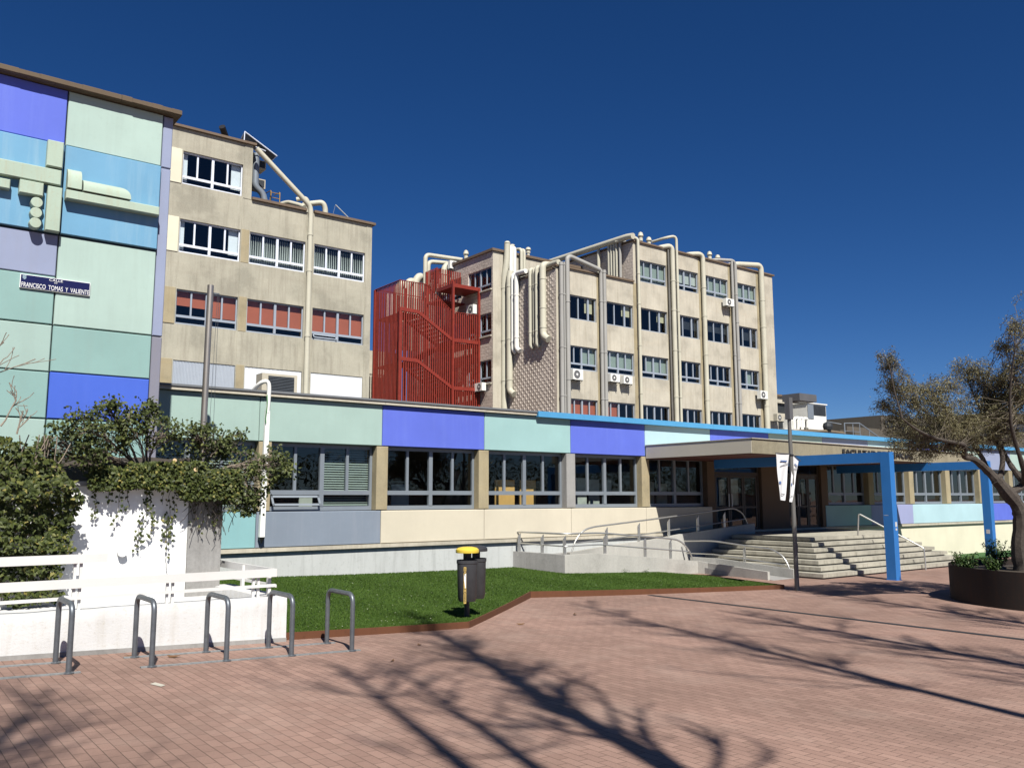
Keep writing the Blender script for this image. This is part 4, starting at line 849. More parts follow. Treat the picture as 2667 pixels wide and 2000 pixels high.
for i in range(9): mb.box(107+3.5*i,109.6+3.5*i,59.9,59.98,11.4,12.3)
mb.build('window', darkg, db); mb = MB(); mb.box(139,180,58.8,72,13.9,15.2); mb.build('roof_box', buildb, db); mb = MB(); mb.box(141,180,60,70,12.45,13.85); mb.build('rooftop_plant', alu, db)
mb = MB(); mb.box(97.5,140,59.6,59.95,10.0,11.0); mb.build('parapet', buildb, db)
pw = thing('pink_building', (62,33,0), 'pinkish rendered wall behind the tree at the right edge', 'building')
mb = MB(); mb.box(56.5,95,34,40,0,6.6); mb.build('wall', buildp, pw); mb = MB(); mb.box(56.4,95.1,33.9,40.1,6.61,6.95); mb.build('coping', buildb, pw)
# ------------------------------------------------------------------ LOW WALL, WHITE FENCE, RAISED PLANTER
whitel = paint('low_white_wall_paint', (.60,.60,.59), dirt=.35, dcol=(.36,.31,.22), streak=.35, bmp=.6)
lw = thing('garden_wall', (3.5,11.9,.25), 'low rough white wall behind the bike racks', 'wall')
def roughwall(path, th, zb, zt, name, par, mat, step=.12, amp=.006):
    """plastered wall with a slightly uneven face and top"""
    mb = MB(); a = Vector((*path[0],0)); b = Vector((*path[1],0)); L = (b-a).length; d = (b-a)/L; q = Vector((-d.y,d.x,0))*th; n_ = int(L/step)
    rows = 7
    for side, off in ((0, Vector()), (1, q)):
        vs_ = []
        for i in range(n_+1):
            p = a+d*(L*i/n_)
            for j in range(rows+1):
                f = j/rows; z = zb(p.x)+(zt(p.x)-zb(p.x))*f; nn_ = noise.noise(Vector((p.x*2.3,p.y*2.3,z*3)))*amp*1.6+noise.noise(Vector((p.x*9,p.y*9,z*9)))*amp
                r_ = .012 if j == rows else 0
                o_ = (off+(q.normalized()*(nn_+r_) if side == 0 else -q.normalized()*(nn_+r_)))
                vs_.append((p.x+o_.x, p.y+o_.y, z+(noise.noise(Vector((p.x*3,1,2)))*amp*1.5 if j == rows else 0)))
        fs = [(i*(rows+1)+j,(i+1)*(rows+1)+j,(i+1)*(rows+1)+j+1,i*(rows+1)+j+1) for i in range(n_) for j in range(rows)]
        mb.add(vs_, fs)
    m_ = rows+1; off2 = (n_+1)*m_
    for i in range(n_): mb.f.append([i*m_+rows,(i+1)*m_+rows,off2+(i+1)*m_+rows,off2+i*m_+rows]); mb.m.append(0)
    for i in (0, n_):
        for j in range(rows): mb.f.append([i*m_+j,i*m_+j+1,off2+i*m_+j+1,off2+i*m_+j]); mb.m.append(0)
    return mb.build(name, mat, par, smooth=True)
roughwall([(-4.5,11.86),(5.02,11.86)], .32, lambda x: gz(x)+.045, lambda x: .845-.004*(x-1.5), 'wall', lw, whitel)
roughwall([(4.70,12.2),(4.70,14.2)], -.34, lambda x: gz(x), lambda x: .84, 'side_wall', lw, whitel)
mb = MB()
for i in range(16): x = -4.5+i*.595; mb.prism([(x,11.845),(x+.595,11.845),(x+.595,12.0),(x,12.0)], 0, [gz(x)+.055,gz(x+.595)+.055,gz(x+.595)+.055,gz(x)+.055])
mb.build('footing', graycon, lw)
mb = MB(); mb.box(-4.5,4.68,12.19,14.0,.2,.70); mb.build('paved_strip', whitel, lw)
fc = thing('white_fence', (3.5,12.05,.84), 'white metal fence of broad flat rails standing on the low wall', 'fence')
wf = paint('white_fence_paint', (.62,.61,.585), dirt=.05, dcol=(.5,.4,.3), streak=.03, rough=.5, bmp=.05)
def brd(x0, x1, z0, z1, y0=12.0, y1=12.035): 
    mb = MB(); mb.box(x0, x1, y0, y1, z0, z1); return mb.build('rail', wf, fc)
brd(-4.5, 2.66, 1.412, 1.522); brd(-4.5, 4.90, 1.108, 1.22); brd(-4.5, 4.90, .968, 1.008)
mb = MB(); mb.box(4.895, 4.93, 12.04, 14.55, 1.105, 1.215); mb.build('rail', wf, fc); mb = MB(); mb.box(4.895, 4.93, 12.04, 14.55, .955, .995); mb.build('rail', wf, fc)
for x, zt in ((.05,1.5),(2.33,1.5),(3.46,1.2),(4.63,1.2)):
    for dx in (-.035, .035):
        mb = MB(); mb.box(x+dx-.017, x+dx+.017, 12.04, 12.08, .83, zt); mb.build('fence_post', wf, fc)
for y in (12.15, 13.2, 14.35):
    mb = MB(); mb.box(4.85, 4.892, y, y+.07, .83, 1.2); mb.build('fence_post', wf, fc)
rpw = thing('planter_wall', (3,14,.3), 'tall white wall of the raised bed with a bare concrete end pillar', 'wall')
roughwall([(-5,14.0),(4.24,14.0)], .25, lambda x: .3, lambda x: 2.40, 'wall', rpw, whitew, step=.2)
mb = MB(); mb.box(4.243,4.77,13.97,14.7,.2,2.40); mb.build('pillar', graycon, rpw)
mb = MB(); mb.box(-5,4.24,13.94,14.3,2.405,2.47); mb.box(4.243,4.8,13.93,14.72,2.405,2.47); mb.build('capstone', graycon, rpw)
mb = MB(); n_ = 30; vs_ = [(-5+9.7*i/n_, y, 2.40+h+.1*noise.noise(Vector((i*.5,y,0)))) for y, h in ((14.27,.02),(14.8,.35),(15.6,.5),(16.2,.5)) for i in range(n_+1)]
mb.add(vs_, [(j*(n_+1)+i,j*(n_+1)+i+1,(j+1)*(n_+1)+i+1,(j+1)*(n_+1)+i) for j in range(3) for i in range(n_)]); mb.build('soil', soil, rpw, recalc=False)
mb = MB(); mb.box(4.0,4.7,14.75,16.3,.2,2.3); mb.build('side_wall', graycon, rpw)
mb = MB(); mb.tube([(3.28,13.99,1.42),(3.28,13.90,1.42)], .065, 12); mb.build('drain_spout', whitew, rpw)
# ------------------------------------------------------------------ leaves
def lanes(mb, p, n, L, wd, rg, fold=.25, kind='ivy'):
    n = n.normalized(); t = Vector((rg.gauss(0,1), rg.gauss(0,1), rg.gauss(0,1)-.9)); t = (t-n*t.dot(n)).normalized(); s_ = n.cross(t)
    if kind == 'ivy': prof = [(-.1,.0),(.15,.55),(.38,.42),(.6,.30),(1.0,0)]
    elif kind == 'lance': prof = [(0,0),(.5,.5),(1,0)]
    else: prof = [(0,0),(.25,.42),(.6,.45),(1,0)]
    dr = rg.uniform(.0,.35)
    c = [p+t*(a*L)-n*(dr*L*a*a) for a, b in prof]; le = [p+t*(a*L)+s_*(b*wd)-n*(dr*L*a*a)-n*(fold*b*wd) for a, b in prof]; ri = [p+t*(a*L)-s_*(b*wd)-n*(dr*L*a*a)-n*(fold*b*wd) for a, b in prof]
    k = len(prof); base = len(mb.v)
    if kind == 'lance':
        mb.v += [tuple(c[0]), tuple(le[1]), tuple(c[2]), tuple(ri[1])]; mb.f.append([base,base+1,base+2,base+3]); mb.m.append(0); return
    V_ = [c[0]]+le[1:-1]+[c[-1]]+ri[1:-1][::-1]; mid = c[1:-1]
    mb.v += [tuple(v) for v in V_]
    m = len(V_); h = (m-2)//2
    for i in range(h+1):                      # two half blades folded along the midrib
        pass
    mb.f.append([base+i for i in range(h+2)]); mb.m.append(0)
    mb.f.append([base+h+1+i for i in range(h+1)]+[base]); mb.m.append(0)
ivym = leafmat('ivy_leaves', [(0,(.032,.045,.012)),(.5,(.065,.085,.02)),(.85,(.105,.125,.032)),(.96,(.19,.19,.05)),(1,(.30,.25,.07))], .42, .15)
shrm = leafmat('shrub_leaves', [(0,(.04,.052,.018)),(.5,(.07,.09,.028)),(.85,(.12,.145,.045)),(1,(.20,.21,.07))], .38, .2)
ivyd = leafmat('dark_ivy_leaves', [(0,(.02,.03,.01)),(1,(.05,.07,.02))], .5, .1)
def inpoly(x, y, P): return inside(x, y, P)
ih = thing('ivy_hedge', (1.5,13.7,.7), 'dense dark ivy mass hanging over the white wall at the left edge', 'ivy')
HP = [(-4,.75),(-4,3.25),(1.1,3.15),(1.55,3.08),(1.71,3.12),(1.89,3.06),(2.02,2.9),(2.1,2.78),(2.26,2.74),(2.40,2.6),(2.5,2.42),(2.56,2.15),(2.56,1.74),(2.54,1.42),(2.5,1.05),(2.45,.75),(1.85,.72),(1.72,.95),(1.60,1.15),(1.45,1.35),(1.2,1.0),(.9,.75)]
mb = MB(); rg = random.Random(11); cnt = 0
while cnt < 23000:
    x = rg.uniform(-2.2, 2.8); z = rg.uniform(.7, 3.45)
    ex = noise.noise(Vector((x*3,z*3,5)))*.14
    if not inpoly(x+ex, z+ex*.7, HP): continue
    th = .42 if z < 2.2 else .62
    cl = .5+.5*noise.noise(Vector((x*2.4,z*2.4,1.3)))+.35*noise.noise(Vector((x*6,z*6,3)))
    edge = 1.0
    y = 13.93-(.08+th*max(.05,cl))*edge*(.55 if z < 1.5 else 1)-rg.uniform(0,.07)
    if z > 2.45: y = 14.15-(.25+.45*cl)+rg.uniform(0,.5)*(z-2.4)
    if rg.random() < .35: y += rg.uniform(0,.25)
    nn_ = Vector((rg.gauss(0,.45), -1+rg.gauss(0,.3), .55+rg.gauss(0,.45))); L = rg.uniform(.035,.08)
    lanes(mb, Vector((x,y,z)), nn_, L, L*.75, rg); cnt += 1
mb.build('foliage', ivym, ih, recalc=False)
mb = MB()
for k in range(40):
    x = rg.uniform(-1,2.3); P = [Vector((x,13.9,.8))]; 
    for i in range(7): P.append(P[-1]+Vector((rg.gauss(0,.1),rg.gauss(0,.03)-.01,.33)))
    mb.tube(P, .008, 4)
mb.build('stem', barkg, ih)
# overhanging shrub with bare twigs and ivy on the wall top
sh = thing('wall_shrub', (4.2,14.3,2.4), 'sprawling half pruned shrub with twisted twigs over the white wall and pillar', 'shrub')
SP = [(2.05,3.02),(2.3,3.3),(2.55,3.45),(2.9,3.7),(3.2,3.7),(3.35,3.45),(3.75,3.6),(4.1,3.45),(4.3,3.3),(4.75,3.35),(5.1,3.32),(5.45,3.18),(5.75,2.95),(6.0,2.75),(5.85,2.55),(5.5,2.6),(5.45,2.25),(5.35,1.98),(5.0,1.95),(4.75,2.2),(4.5,2.05),(4.0,2.25),(3.3,2.4),(2.7,2.45),(2.2,2.6)]
cents = [(2.35,3.0,.30),(2.65,3.25,.32),(2.75,2.9,.30),(3.1,3.1,.3),(2.2,2.85,.18),(3.0,3.62,.18),(3.3,3.35,.26),(3.55,3.5,.22),(3.75,3.2,.28),(4.3,3.2,.22),(4.7,3.15,.28),(5.05,3.05,.32),(5.15,2.75,.34),(5.45,2.75,.34),(5.75,2.72,.24),(5.1,2.4,.36),(5.25,2.15,.24),(4.7,2.55,.36),(4.95,2.15,.2),(4.3,2.7,.34)]
mb = MB(); tg = MB(); rg = random.Random(5)
roots = [Vector((4.05,14.35,2.45)), Vector((3.7,14.4,2.45)), Vector((4.45,14.3,2.5))]
for cx, cz, r_ in cents:
    root = min(roots, key=lambda q: abs(q.x-cx)); c = Vector((cx, 13.95+rg.uniform(-.25,.4), cz))
    mid = root.lerp(c, .5)+Vector((rg.gauss(0,.06),rg.gauss(0,.1),.12)); P = bez([root, mid, c], 6); n_ = len(P)
    tg.tube([p+Vector((rg.gauss(0,.008),rg.gauss(0,.008),rg.gauss(0,.008))) for p in P], [.024-.017*i/(n_-1) for i in range(n_)], 6)
    for k in range(int(34*r_/.3)):
        d = Vector((rg.gauss(0,1),rg.gauss(0,1),rg.gauss(.2,.8))); d.normalize(); e = c+d*r_*rg.uniform(.6,1.05); s_ = P[rg.randrange(n_//3, n_)]
        m_ = s_.lerp(e,.5)+Vector((rg.gauss(0,.05),rg.gauss(0,.05),rg.gauss(0,.05)))
        tg.tube([s_, m_, e], [.006,.0045,.003], 4, caps=False)
        if rg.random() < (.28 if (4.2 < cx < 5.2 and 2.45 < cz < 3.1) else .9):
            for q in range(rg.randint(12,22)):
                p = e+Vector((rg.gauss(0,.055),rg.gauss(0,.055),rg.gauss(0,.045))); lanes(mb, p, Vector((rg.gauss(0,.7),-.5+rg.gauss(0,.5),.7+rg.gauss(0,.4))), rg.uniform(.045,.075), .042, rg, kind='shrub')
mb.build('foliage', shrm, sh, recalc=False); tg.build('twigs', barkg, sh)
mb = MB(); mb.tube([(3.2,14.1,2.72),(3.6,14.2,2.68),(3.95,14.3,2.5)], [.03,.035,.045], 8); mb.tube([(4.0,14.3,2.4),(4.15,14.1,2.75),(4.18,14.0,2.80)], [.06,.05,.045], 8); mb.tube([(4.3,14.3,2.4),(4.25,13.95,2.5),(4.28,13.82,2.53)], [.06,.055,.05], 8); mb.build('branch', bark, sh)
mb = MB()
for x, y, z, r_ in ((4.26,13.79,2.66,.034),(3.95,13.85,2.80,.03),(4.34,13.75,2.42,.03)): mb.tube([(x,y,z),(x,y-.015,z+.004)], r_, 12)
mb.build('cut_stub', cutw, sh, label='freshly sawn pale branch end')
# ivy on top of the wall, trailing strands
iv = thing('trailing_ivy', (3.6,14,2.4), 'ivy covering the wall top with thin yellowish strands hanging down the white face', 'ivy')
mb = MB(); st_ = MB()
for k in range(6500):
    x = 4.95-2.2*rg.random()**1.25; c = .5+.5*noise.noise(Vector((x*2.2,0,4)))
    zt_ = 2.62+.12*c+(.1 if 3.3 < x < 4.4 else 0); zb_ = 2.40-.08*c-(.16 if x > 4.0 else 0)
    z = rg.uniform(zb_, zt_); y = 13.86+rg.uniform(-.16,.1)+(max(0,z-2.5))*rg.uniform(0,1.6)-(.1 if x > 3.6 else 0)
    L = rg.uniform(.03,.062); lanes(mb, Vector((x,y,z)), Vector((rg.gauss(0,.5),-1+rg.gauss(0,.3),.6+rg.gauss(0,.5))), L, L*.8, rg)
for x, L_, dn in ((2.88,.5,1),(3.05,.25,1),(3.18,.65,.8),(3.30,.4,.7),(3.62,1.0,1.6),(3.66,.8,1.3),(3.85,.35,.5),(4.0,.45,.6),(3.95,1.45,.0),(4.15,.3,.6),(4.35,.5,.6),(4.5,.75,.5),(4.6,.6,.6),(4.68,.8,.5),(4.3,.55,.4),(4.75,.45,.8)):
    P = [Vector((x,13.93,2.42))]; n_ = int(L_/.06)
    for i in range(n_): P.append(P[-1]+Vector((rg.gauss(0,.014),rg.gauss(0,.006),-.06)))
    st_.tube(P, .0035, 4, caps=False)
    for i, p in enumerate(P):
        for q in range(int(dn*2.2+rg.random())):
            L = rg.uniform(.03,.06); lanes(mb, p+Vector((rg.gauss(0,.028),-.02+rg.gauss(0,.015),rg.gauss(0,.02))), Vector((rg.gauss(0,.5),-1,.4+rg.gauss(0,.3))), L, L*.8, rg)
for k in range(60):                                # low strand tuft half way down
    p = Vector((3.93+rg.gauss(0,.05),13.93,1.75+rg.gauss(0,.16))); lanes(mb, p, Vector((rg.gauss(0,.5),-1,.4)), .05, .042, rg)
mb.build('foliage', ivym, iv, recalc=False)
for k in range(46):
    x = rg.uniform(4.22,4.85); P = [Vector((x,13.86+rg.uniform(-.06,.05),2.5))]
    for i in range(rg.randint(4,9)): P.append(P[-1]+Vector((rg.gauss(0,.05),rg.gauss(0,.02),-.085+rg.gauss(0,.03))))
    st_.tube(P, .005, 4, caps=False)
st_.build('stems', bark, iv)
# bare twigs at the far left
bt = thing('bare_shrub', (1.0,13.6,3.0), 'bare knobbly twigs rising above the ivy at the left edge', 'shrub')
mb = MB()
def twig(p, d, L, r_, dep):
    P = [p]; 
    for i in range(4): d = (d+Vector((rg.gauss(0,.13),rg.gauss(0,.1),rg.gauss(.08,.08)))).normalized(); P.append(P[-1]+d*L/4)
    mb.tube(P, [r_, r_*.85, r_*.75, r_*.7, r_*.85], 6)
    if dep:
        for k in range(3): q = P[rg.randint(1,4)]; twig(q, (d+Vector((rg.gauss(0,.6),rg.gauss(0,.4),rg.gauss(.1,.4)))).normalized(), L*rg.uniform(.45,.7), r_*.68, dep-1)
for p, d, L in (((.95,13.6,3.0),(.45,0,.8),1.0),((.8,13.5,3.2),(.7,0,.75),.95),((1.3,13.6,3.1),(.25,0,1),.65),((1.55,13.6,3.2),(.5,0,.8),.4),((.6,13.7,3.1),(.3,0,1),1.4),((.9,13.4,3.3),(.25,0,1),.8),((1.75,13.6,3.1),(.2,0,.9),.33)):
    twig(Vector(p), Vector(d).normalized(), L, .014, 2)
mb.build('twigs', barkg, bt, smooth=True)
# ------------------------------------------------------------------ POLES, DRAIN PIPE, ROOF AC
fp = thing('steel_pole', (5.53,17.5,0), 'tall brushed steel pole standing behind the wall shrub', 'pole')
mb = MB(); mb.tube([(5.50,17.5,.2),(5.54,17.5,6.56)], .063, 20); mb.build('pole', polem, fp, smooth=True)
mb = MB(); mb.box(5.6,5.72,17.47,17.52,6.38,6.41); mb.build('pulley', galv, fp); mb = MB(); mb.tube([(5.69,17.5,6.4),(5.62,17.5,2.5)], .004, 4); mb.tube([(5.72,17.5,6.4),(5.72,17.5,2.5)], .004, 4); mb.build('halyard', galv, fp)
dp = thing('drain_pipe', (7.58,19.5,1.2), 'white square drain pipe with black tip hanging down the facade from the roof edge', 'drain pipe')
mb = MB(); mb.add([(7.51,19.42,1.34),(7.63,19.42,1.34),(7.63,19.52,1.34),(7.51,19.52,1.34),(7.545,19.40,4.25),(7.645,19.40,4.25),(7.645,19.48,4.25),(7.545,19.48,4.25)],[(0,3,2,1),(4,5,6,7),(0,1,5,4),(1,2,6,5),(2,3,7,6),(3,0,4,7)]); mb.build('pipe', whitep, dp)
mb = MB(); mb.add([(7.505,19.41,1.34),(7.635,19.41,1.34),(7.635,19.53,1.34),(7.505,19.53,1.34),(7.57,19.47,1.18)],[(0,1,2,3),(0,1,4),(1,2,4),(2,3,4),(3,0,4)]); mb.build('tip', blackm, dp)
mb = MB(); mb.tube(bez([(7.60,19.44,4.2),(7.61,19.42,4.75),(7.57,19.42,4.92),(7.48,19.45,4.93),(7.40,19.6,4.85),(7.36,19.9,4.70)], 6), .05, 10); mb.build('hose', whitep, dp, smooth=True)
mb = MB(); mb.tube(bez([(7.55,19.38,4.62),(7.555,19.36,4.4),(7.535,19.37,4.1),(7.545,19.38,3.95)], 5), .012, 6); mb.build('green_strap', plain('green_strap', (.03,.22,.05), .6), dp)
ra = thing('air_conditioner', (8.3,21,4.66), 'large beige air conditioner standing on the low roof behind the drain pipe', 'air conditioner', 'air conditioners')
mb = MB(); mb.box(7.92,8.85,20.7,21.1,4.68,5.33); mb.build('casing', acb, ra); mb = MB(); mb.box(8.08,8.76,20.68,20.698,4.72,5.27); mb.build('grille', darkg, ra)
mb = MB(); 
for k in range(14): mb.box(8.08,8.76,20.665,20.679,4.74+k*.038,4.745+k*.038)
mb.build('fins', alu, ra)
# ------------------------------------------------------------------ BIKE RACKS
def hoop(par, x):
    z = gz(x); mb = MB(); mb.tube(fillet([(x,10.66,z),(x,10.66,z+.735),(x,11.42,z+.735),(x,11.42,z)], .13, 7), .031, 16); mb.build('hoop', galv, par, smooth=True)
    mb = MB()
    for y in (10.66, 11.42): mb.lathe(x, y, [(.06,z+.002),(.06,z+.012),(.036,z+.02)], 12)
    return mb
for xs_, lab in (((2.895,3.76,4.59,5.435), 'grey steel bike rack of four hoops in front of the low white wall'), ((-.56,.3,1.165,2.03), 'second grey steel bike rack, its last hoop near the left edge')):
    bk = thing('bike_rack', ((xs_[0]+xs_[3])/2,11.0,gz(xs_[1])), lab, 'bike rack', 'bike racks')
    for x in xs_: hoop(bk, x).build('foot_flange', galv, bk)
    for y in (10.66, 11.42):
        mb = MB(); a, b = xs_[0]-.12, xs_[3]+.12
        n_ = 6
        for i in range(n_):
            p, q = a+(b-a)*i/n_, a+(b-a)*(i+1)/n_; mb.prism([(p,y-.028),(q,y-.028),(q,y+.028),(p,y+.028)], [gz(p)-.01,gz(q)-.01,gz(q)-.01,gz(p)-.01], [gz(p)+.014,gz(q)+.014,gz(q)+.014,gz(p)+.014])
        mb.build('base_rail', galvl, bk)
# ------------------------------------------------------------------ BIN
bx, by = 8.53, 12.5; bz = lz(bx, by)
bn = thing('litter_bin', (bx,by,bz), 'twin charcoal litter bin with a yellow cap and peeling yellow sticker on the lawn', 'bin')
mb = MB(); mb.tube([(bx,by,bz-.03),(bx,by,bz+.98)], .045, 14); mb.build('post', binm, bn, smooth=True)
dv = Vector((.80,-.6,0)).normalized(); bk_ = Vector((.6,.8,0)).normalized()
def tub(cx, cy, z0, z1, r_, sc, nm, m_):
    mb = MB(); prof = [(r_*.80,z0),(r_*.86,z0+.02),(r_*.90,z0+.06),(r_*.92,z0+.065),(r_*1.0,z1-.06),(r_*1.05,z1-.05),(r_*1.05,z1),(r_*.97,z1),(r_*.94,z1-.08),(r_*.80,z0+.1)]
    vs_ = []; seg = 32
    for r, z in prof:
        for k in range(seg):
            a = 2*math.pi*k/seg; c, s_ = math.cos(a), math.sin(a); e = .62; X = (abs(c)**e)*(1 if c > 0 else -1)*r; Y = (abs(s_)**e)*(1 if s_ > 0 else -1)*r*sc
            p = Vector((cx,cy,0))+dv*X+bk_*Y; vs_.append((p.x,p.y,z))
    n_ = len(prof); mb.add(vs_, [(i*seg+k,i*seg+(k+1)%seg,(i+1)*seg+(k+1)%seg,(i+1)*seg+k) for i in range(n_-1) for k in range(seg)]+[tuple(range(seg))[::-1],tuple(range((n_-1)*seg,n_*seg))])
    return mb.build(nm, m_, bn, smooth=True)
c1 = Vector((bx,by,0))-bk_*.21+dv*.015; c2 = Vector((bx,by,0))+bk_*.21+dv*.15
t1 = tub(c1.x, c1.y, bz+.30, bz+.98, .172, 1.0, 'container', binm); tub(c2.x, c2.y, bz+.30, bz+.98, .172, 1.0, 'container', binm)
for c, m_, zz in ((c1, yel, 0), (c2, binm, .0)):
    mb = MB(); mb.lathe(c.x, c.y, [(.195,bz+1.10),(.20,bz+1.12),(.195,bz+1.155),(.16,bz+1.185),(.09,bz+1.20),(.01,bz+1.205)], 32); mb.build('cap', m_, bn, smooth=True, label='yellow dome cap' if m_ is yel else 'charcoal dome cap')
    mb = MB(); mb.box(c.x-.05,c.x+.05,c.y-.05,c.y+.05,bz+.93,bz+1.11); mb.build('cap_stem', blackm, bn)
# sticker on the face towards the viewer
fn = -bk_; RS = Matrix(((dv.x, 0, fn.x), (dv.y, 0, fn.y), (0, 1, 0)))
sp0 = c1+fn*.174-dv*.03
def onface(u, z, o=.0): 
    t = (z-(bz+.30))/.68; p = sp0+dv*u+fn*(-.012+.020*t+o); return (p.x, p.y, z)
mb = MB(); mb.quad(onface(-.021,bz+.275,.004), onface(.021,bz+.275,.004), onface(.021,bz+.875,.004), onface(-.021,bz+.875,.004)); stk = mb.build('sticker', plain('yellow_sticker', (.72,.50,.14), .6, var=.15, sc=30), bn, recalc=False)
mb = MB(); mb.add([onface(-.017,bz+.75,.006), onface(.019,bz+.77,.006), onface(.017,bz+.53,.006), onface(.008,bz+.51,.006), onface(-.014,bz+.66,.006)], [(0,1,2,3,4)]); mb.build('torn_patch', white, bn, recalc=False)
for i, ch in enumerate('SOLO ENVASES'):
    z = bz+.825-i*.0475
    if ch == ' ' or i in (3,5,6): continue
    text_mesh(ch, .052, lettm, bn, Vector(onface(-.0, z, .0075)), RS, depth=.0006, align='CENTER', bold=.001)
# ------------------------------------------------------------------ LAMP POST AND BANNERS
lp = thing('lamp_post', (18.28,12.71,0), 'grey street lamp post with a flat dark box head before the entrance', 'street lamp')
mb = MB(); mb.tube([(18.28,12.71,0),(18.27,12.71,4.3),(18.26,12.71,4.62)], [.056,.046,.044], 20); mb.build('pole', plain('grey_lamp_pole', (.20,.195,.18), .5, metal=.3, var=.1), lp, smooth=True)
mb = MB(); mb.box(18.20,18.34,12.64,12.78,4.12,4.66); mb.box(18.352,18.62,12.66,12.76,4.55,4.64); mb.build('bracket', lampm, lp)
mb = MB(); mb.box(18.36,19.08,12.45,12.95,4.58,4.76); mb.box(18.42,19.02,12.5,12.9,4.565,4.578,1); mb.build('lamp_head', [lampm, alu], lp)
mb = MB(); mb.tube([(18.28,12.66,.9),(18.28,12.655,1.1)], .02, 8); mb.build('access_door', lampm, lp)
mb = MB(); mb.lathe(18.275, 12.71, [(.062,3.22),(.062,3.26)], 16); mb.build('banner_clamp', blackm, lp)
banm = paint('banner_white_fabric', (.60,.60,.60), dirt=.0, dcol=(.3,.35,.45), streak=.08, rough=.7, bmp=.1)
def banner(pts_t, pts_b, lab):
    mb = MB(); n_ = 14; m_ = 10; vs_ = []
    for j in range(n_+1):
        t = j/n_
        for i in range(m_+1):
            s_ = i/m_; a = Vector(pts_t[0]).lerp(Vector(pts_t[1]), s_); b = Vector(pts_b[0]).lerp(Vector(pts_b[1]), s_); p = a.lerp(b, t)
            p.y += .012*math.sin(s_*7+t*5)*min(1,t*3)+.01*math.sin(s_*3.1); vs_.append(p)
    mb.add(vs_, [(j*(m_+1)+i,j*(m_+1)+i+1,(j+1)*(m_+1)+i+1,(j+1)*(m_+1)+i) for j in range(n_) for i in range(m_)])
    a, b = Vector(pts_t[0]).lerp(Vector(pts_t[1]), .3), Vector(pts_t[0]).lerp(Vector(pts_t[1]), .9)
    bo = thing('banner', tuple(a), lab, 'banner', 'banners on the lamp post'); mb.build('cloth', banm, bo, smooth=True, recalc=False)
    q = MB(); d = Vector((0,-.02,0)); A = Vector(pts_t[0]); B = Vector(pts_t[1]); Cc = Vector(pts_b[0]); D = Vector(pts_b[1])
    def at(s_, t): return A.lerp(B, s_).lerp(Cc.lerp(D, s_), t)+d
    q.quad(at(.25,.14), at(.8,.14), at(.8,.17), at(.25,.17)); q.quad(at(.0,.60), at(.25,.60), at(.25,.66), at(.0,.66)); q.build('print', plain('blue_banner_print', (.12,.20,.42), .7), bo, recalc=False)
    q = MB(); q.quad(at(.2,.27), at(.95,.19), at(.95,.205), at(.2,.285)); q.quad(at(.15,.86), at(.75,.86), at(.75,.88), at(.15,.88)); q.build('print', plain('grey_banner_print', (.2,.2,.22), .7), bo, recalc=False)
    q = MB(); q.tube([A+Vector((-.02,0,.01)), B+Vector((.08,0,.01))], .012, 6); q.build('rod', galv, bo)
banner([(17.64,12.68,3.26),(18.16,12.68,3.26)], [(17.60,12.6,2.16),(17.80,12.6,2.14)], 'white cloth banner twisted to a point left of the lamp post')
banner([(18.36,12.70,3.24),(18.56,12.70,3.10)], [(17.98,12.62,2.12),(18.10,12.62,2.10)], 'narrow white cloth banner folded behind the right of the lamp post')
# small litter
mb = MB(); mb.add([(2.61,9.64,0),(2.67,9.44,0),(2.73,9.50,0),(2.68,9.70,0)], [(0,1,2,3)]); mb.v = [(a,b,gz(a)+.006) for a,b,c in mb.v]
solo(mb, 'paper_scrap', plain('scrap_paper', (.62,.58,.48), .8), (2.66,9.56,gz(2.66)+.004), 'flat pale scrap of paper on the brick paving', 'paper')
drym = plain('dry_leaf', (.17,.085,.035), .9, var=.3, sc=40)
for i, (x, y) in enumerate(((2.86,11.5),(3.30,11.2),(6.50,10.7),(5.51,9.71),(9.16,11.81),(10.9,12.4))):
    mb = MB(); a = rnd.uniform(0,6.28); L = rnd.uniform(.05,.09); c_, s_ = math.cos(a), math.sin(a); zz = gz(x)
    mb.add([(x+L*(u*c_-v*s_), y+L*(u*s_+v*c_), zz+h*L) for u, v, h in ((-1,0,.35),(-.3,.4,.12),(.5,.35,.1),(1,0,.4),(.5,-.3,.15),(-.3,-.4,.08),(.1,0,.3))], [(0,1,6),(1,2,6),(2,3,6),(3,4,6),(4,5,6),(5,0,6)])
    solo(mb, 'dry_leaf', drym, (x,y,zz), 'curled dry brown leaf on the paving '+('by a hoop foot','between the rack rails','below the lawn edge','left of the lawn corner','by the lawn edging bend','right of the edging bend')[i], 'leaf', 'dry leaves on the paving')
# ------------------------------------------------------------------ PLANTER AND OLIVE TREE
PX, PY, PR = 20.83, 7.59, 2.43
pl = thing('round_planter', (PX,PY,0), 'large round dark corten steel planter at the right edge', 'planter')
mb = MB(); mb.lathe(PX, PY, [(PR,0),(PR,.74),(PR-.012,.74),(PR-.012,.5)], 72); mb.build('wall', cortend, pl, smooth=True)
mb = MB(); mb.lathe(PX, PY, [(PR-.02,.5),(PR-.02,.60),(PR-.6,.66),(.01,.70)], 40); mb.build('soil', soil, pl, smooth=True)
tr = thing('olive_tree', (19.5,8.05,.62), 'leaning olive tree with sparse grey green foliage in the round planter', 'tree')
F_ = 2242.3; cpos = Vector((0,0,2.2))
def S(x, y, dt=0.0, t=18.2): return cpos+(fw+rt*((x-1333.5)/F_)-up*((y-1000)/F_))*(t+dt)
TB = MB(); rg = random.Random(21)
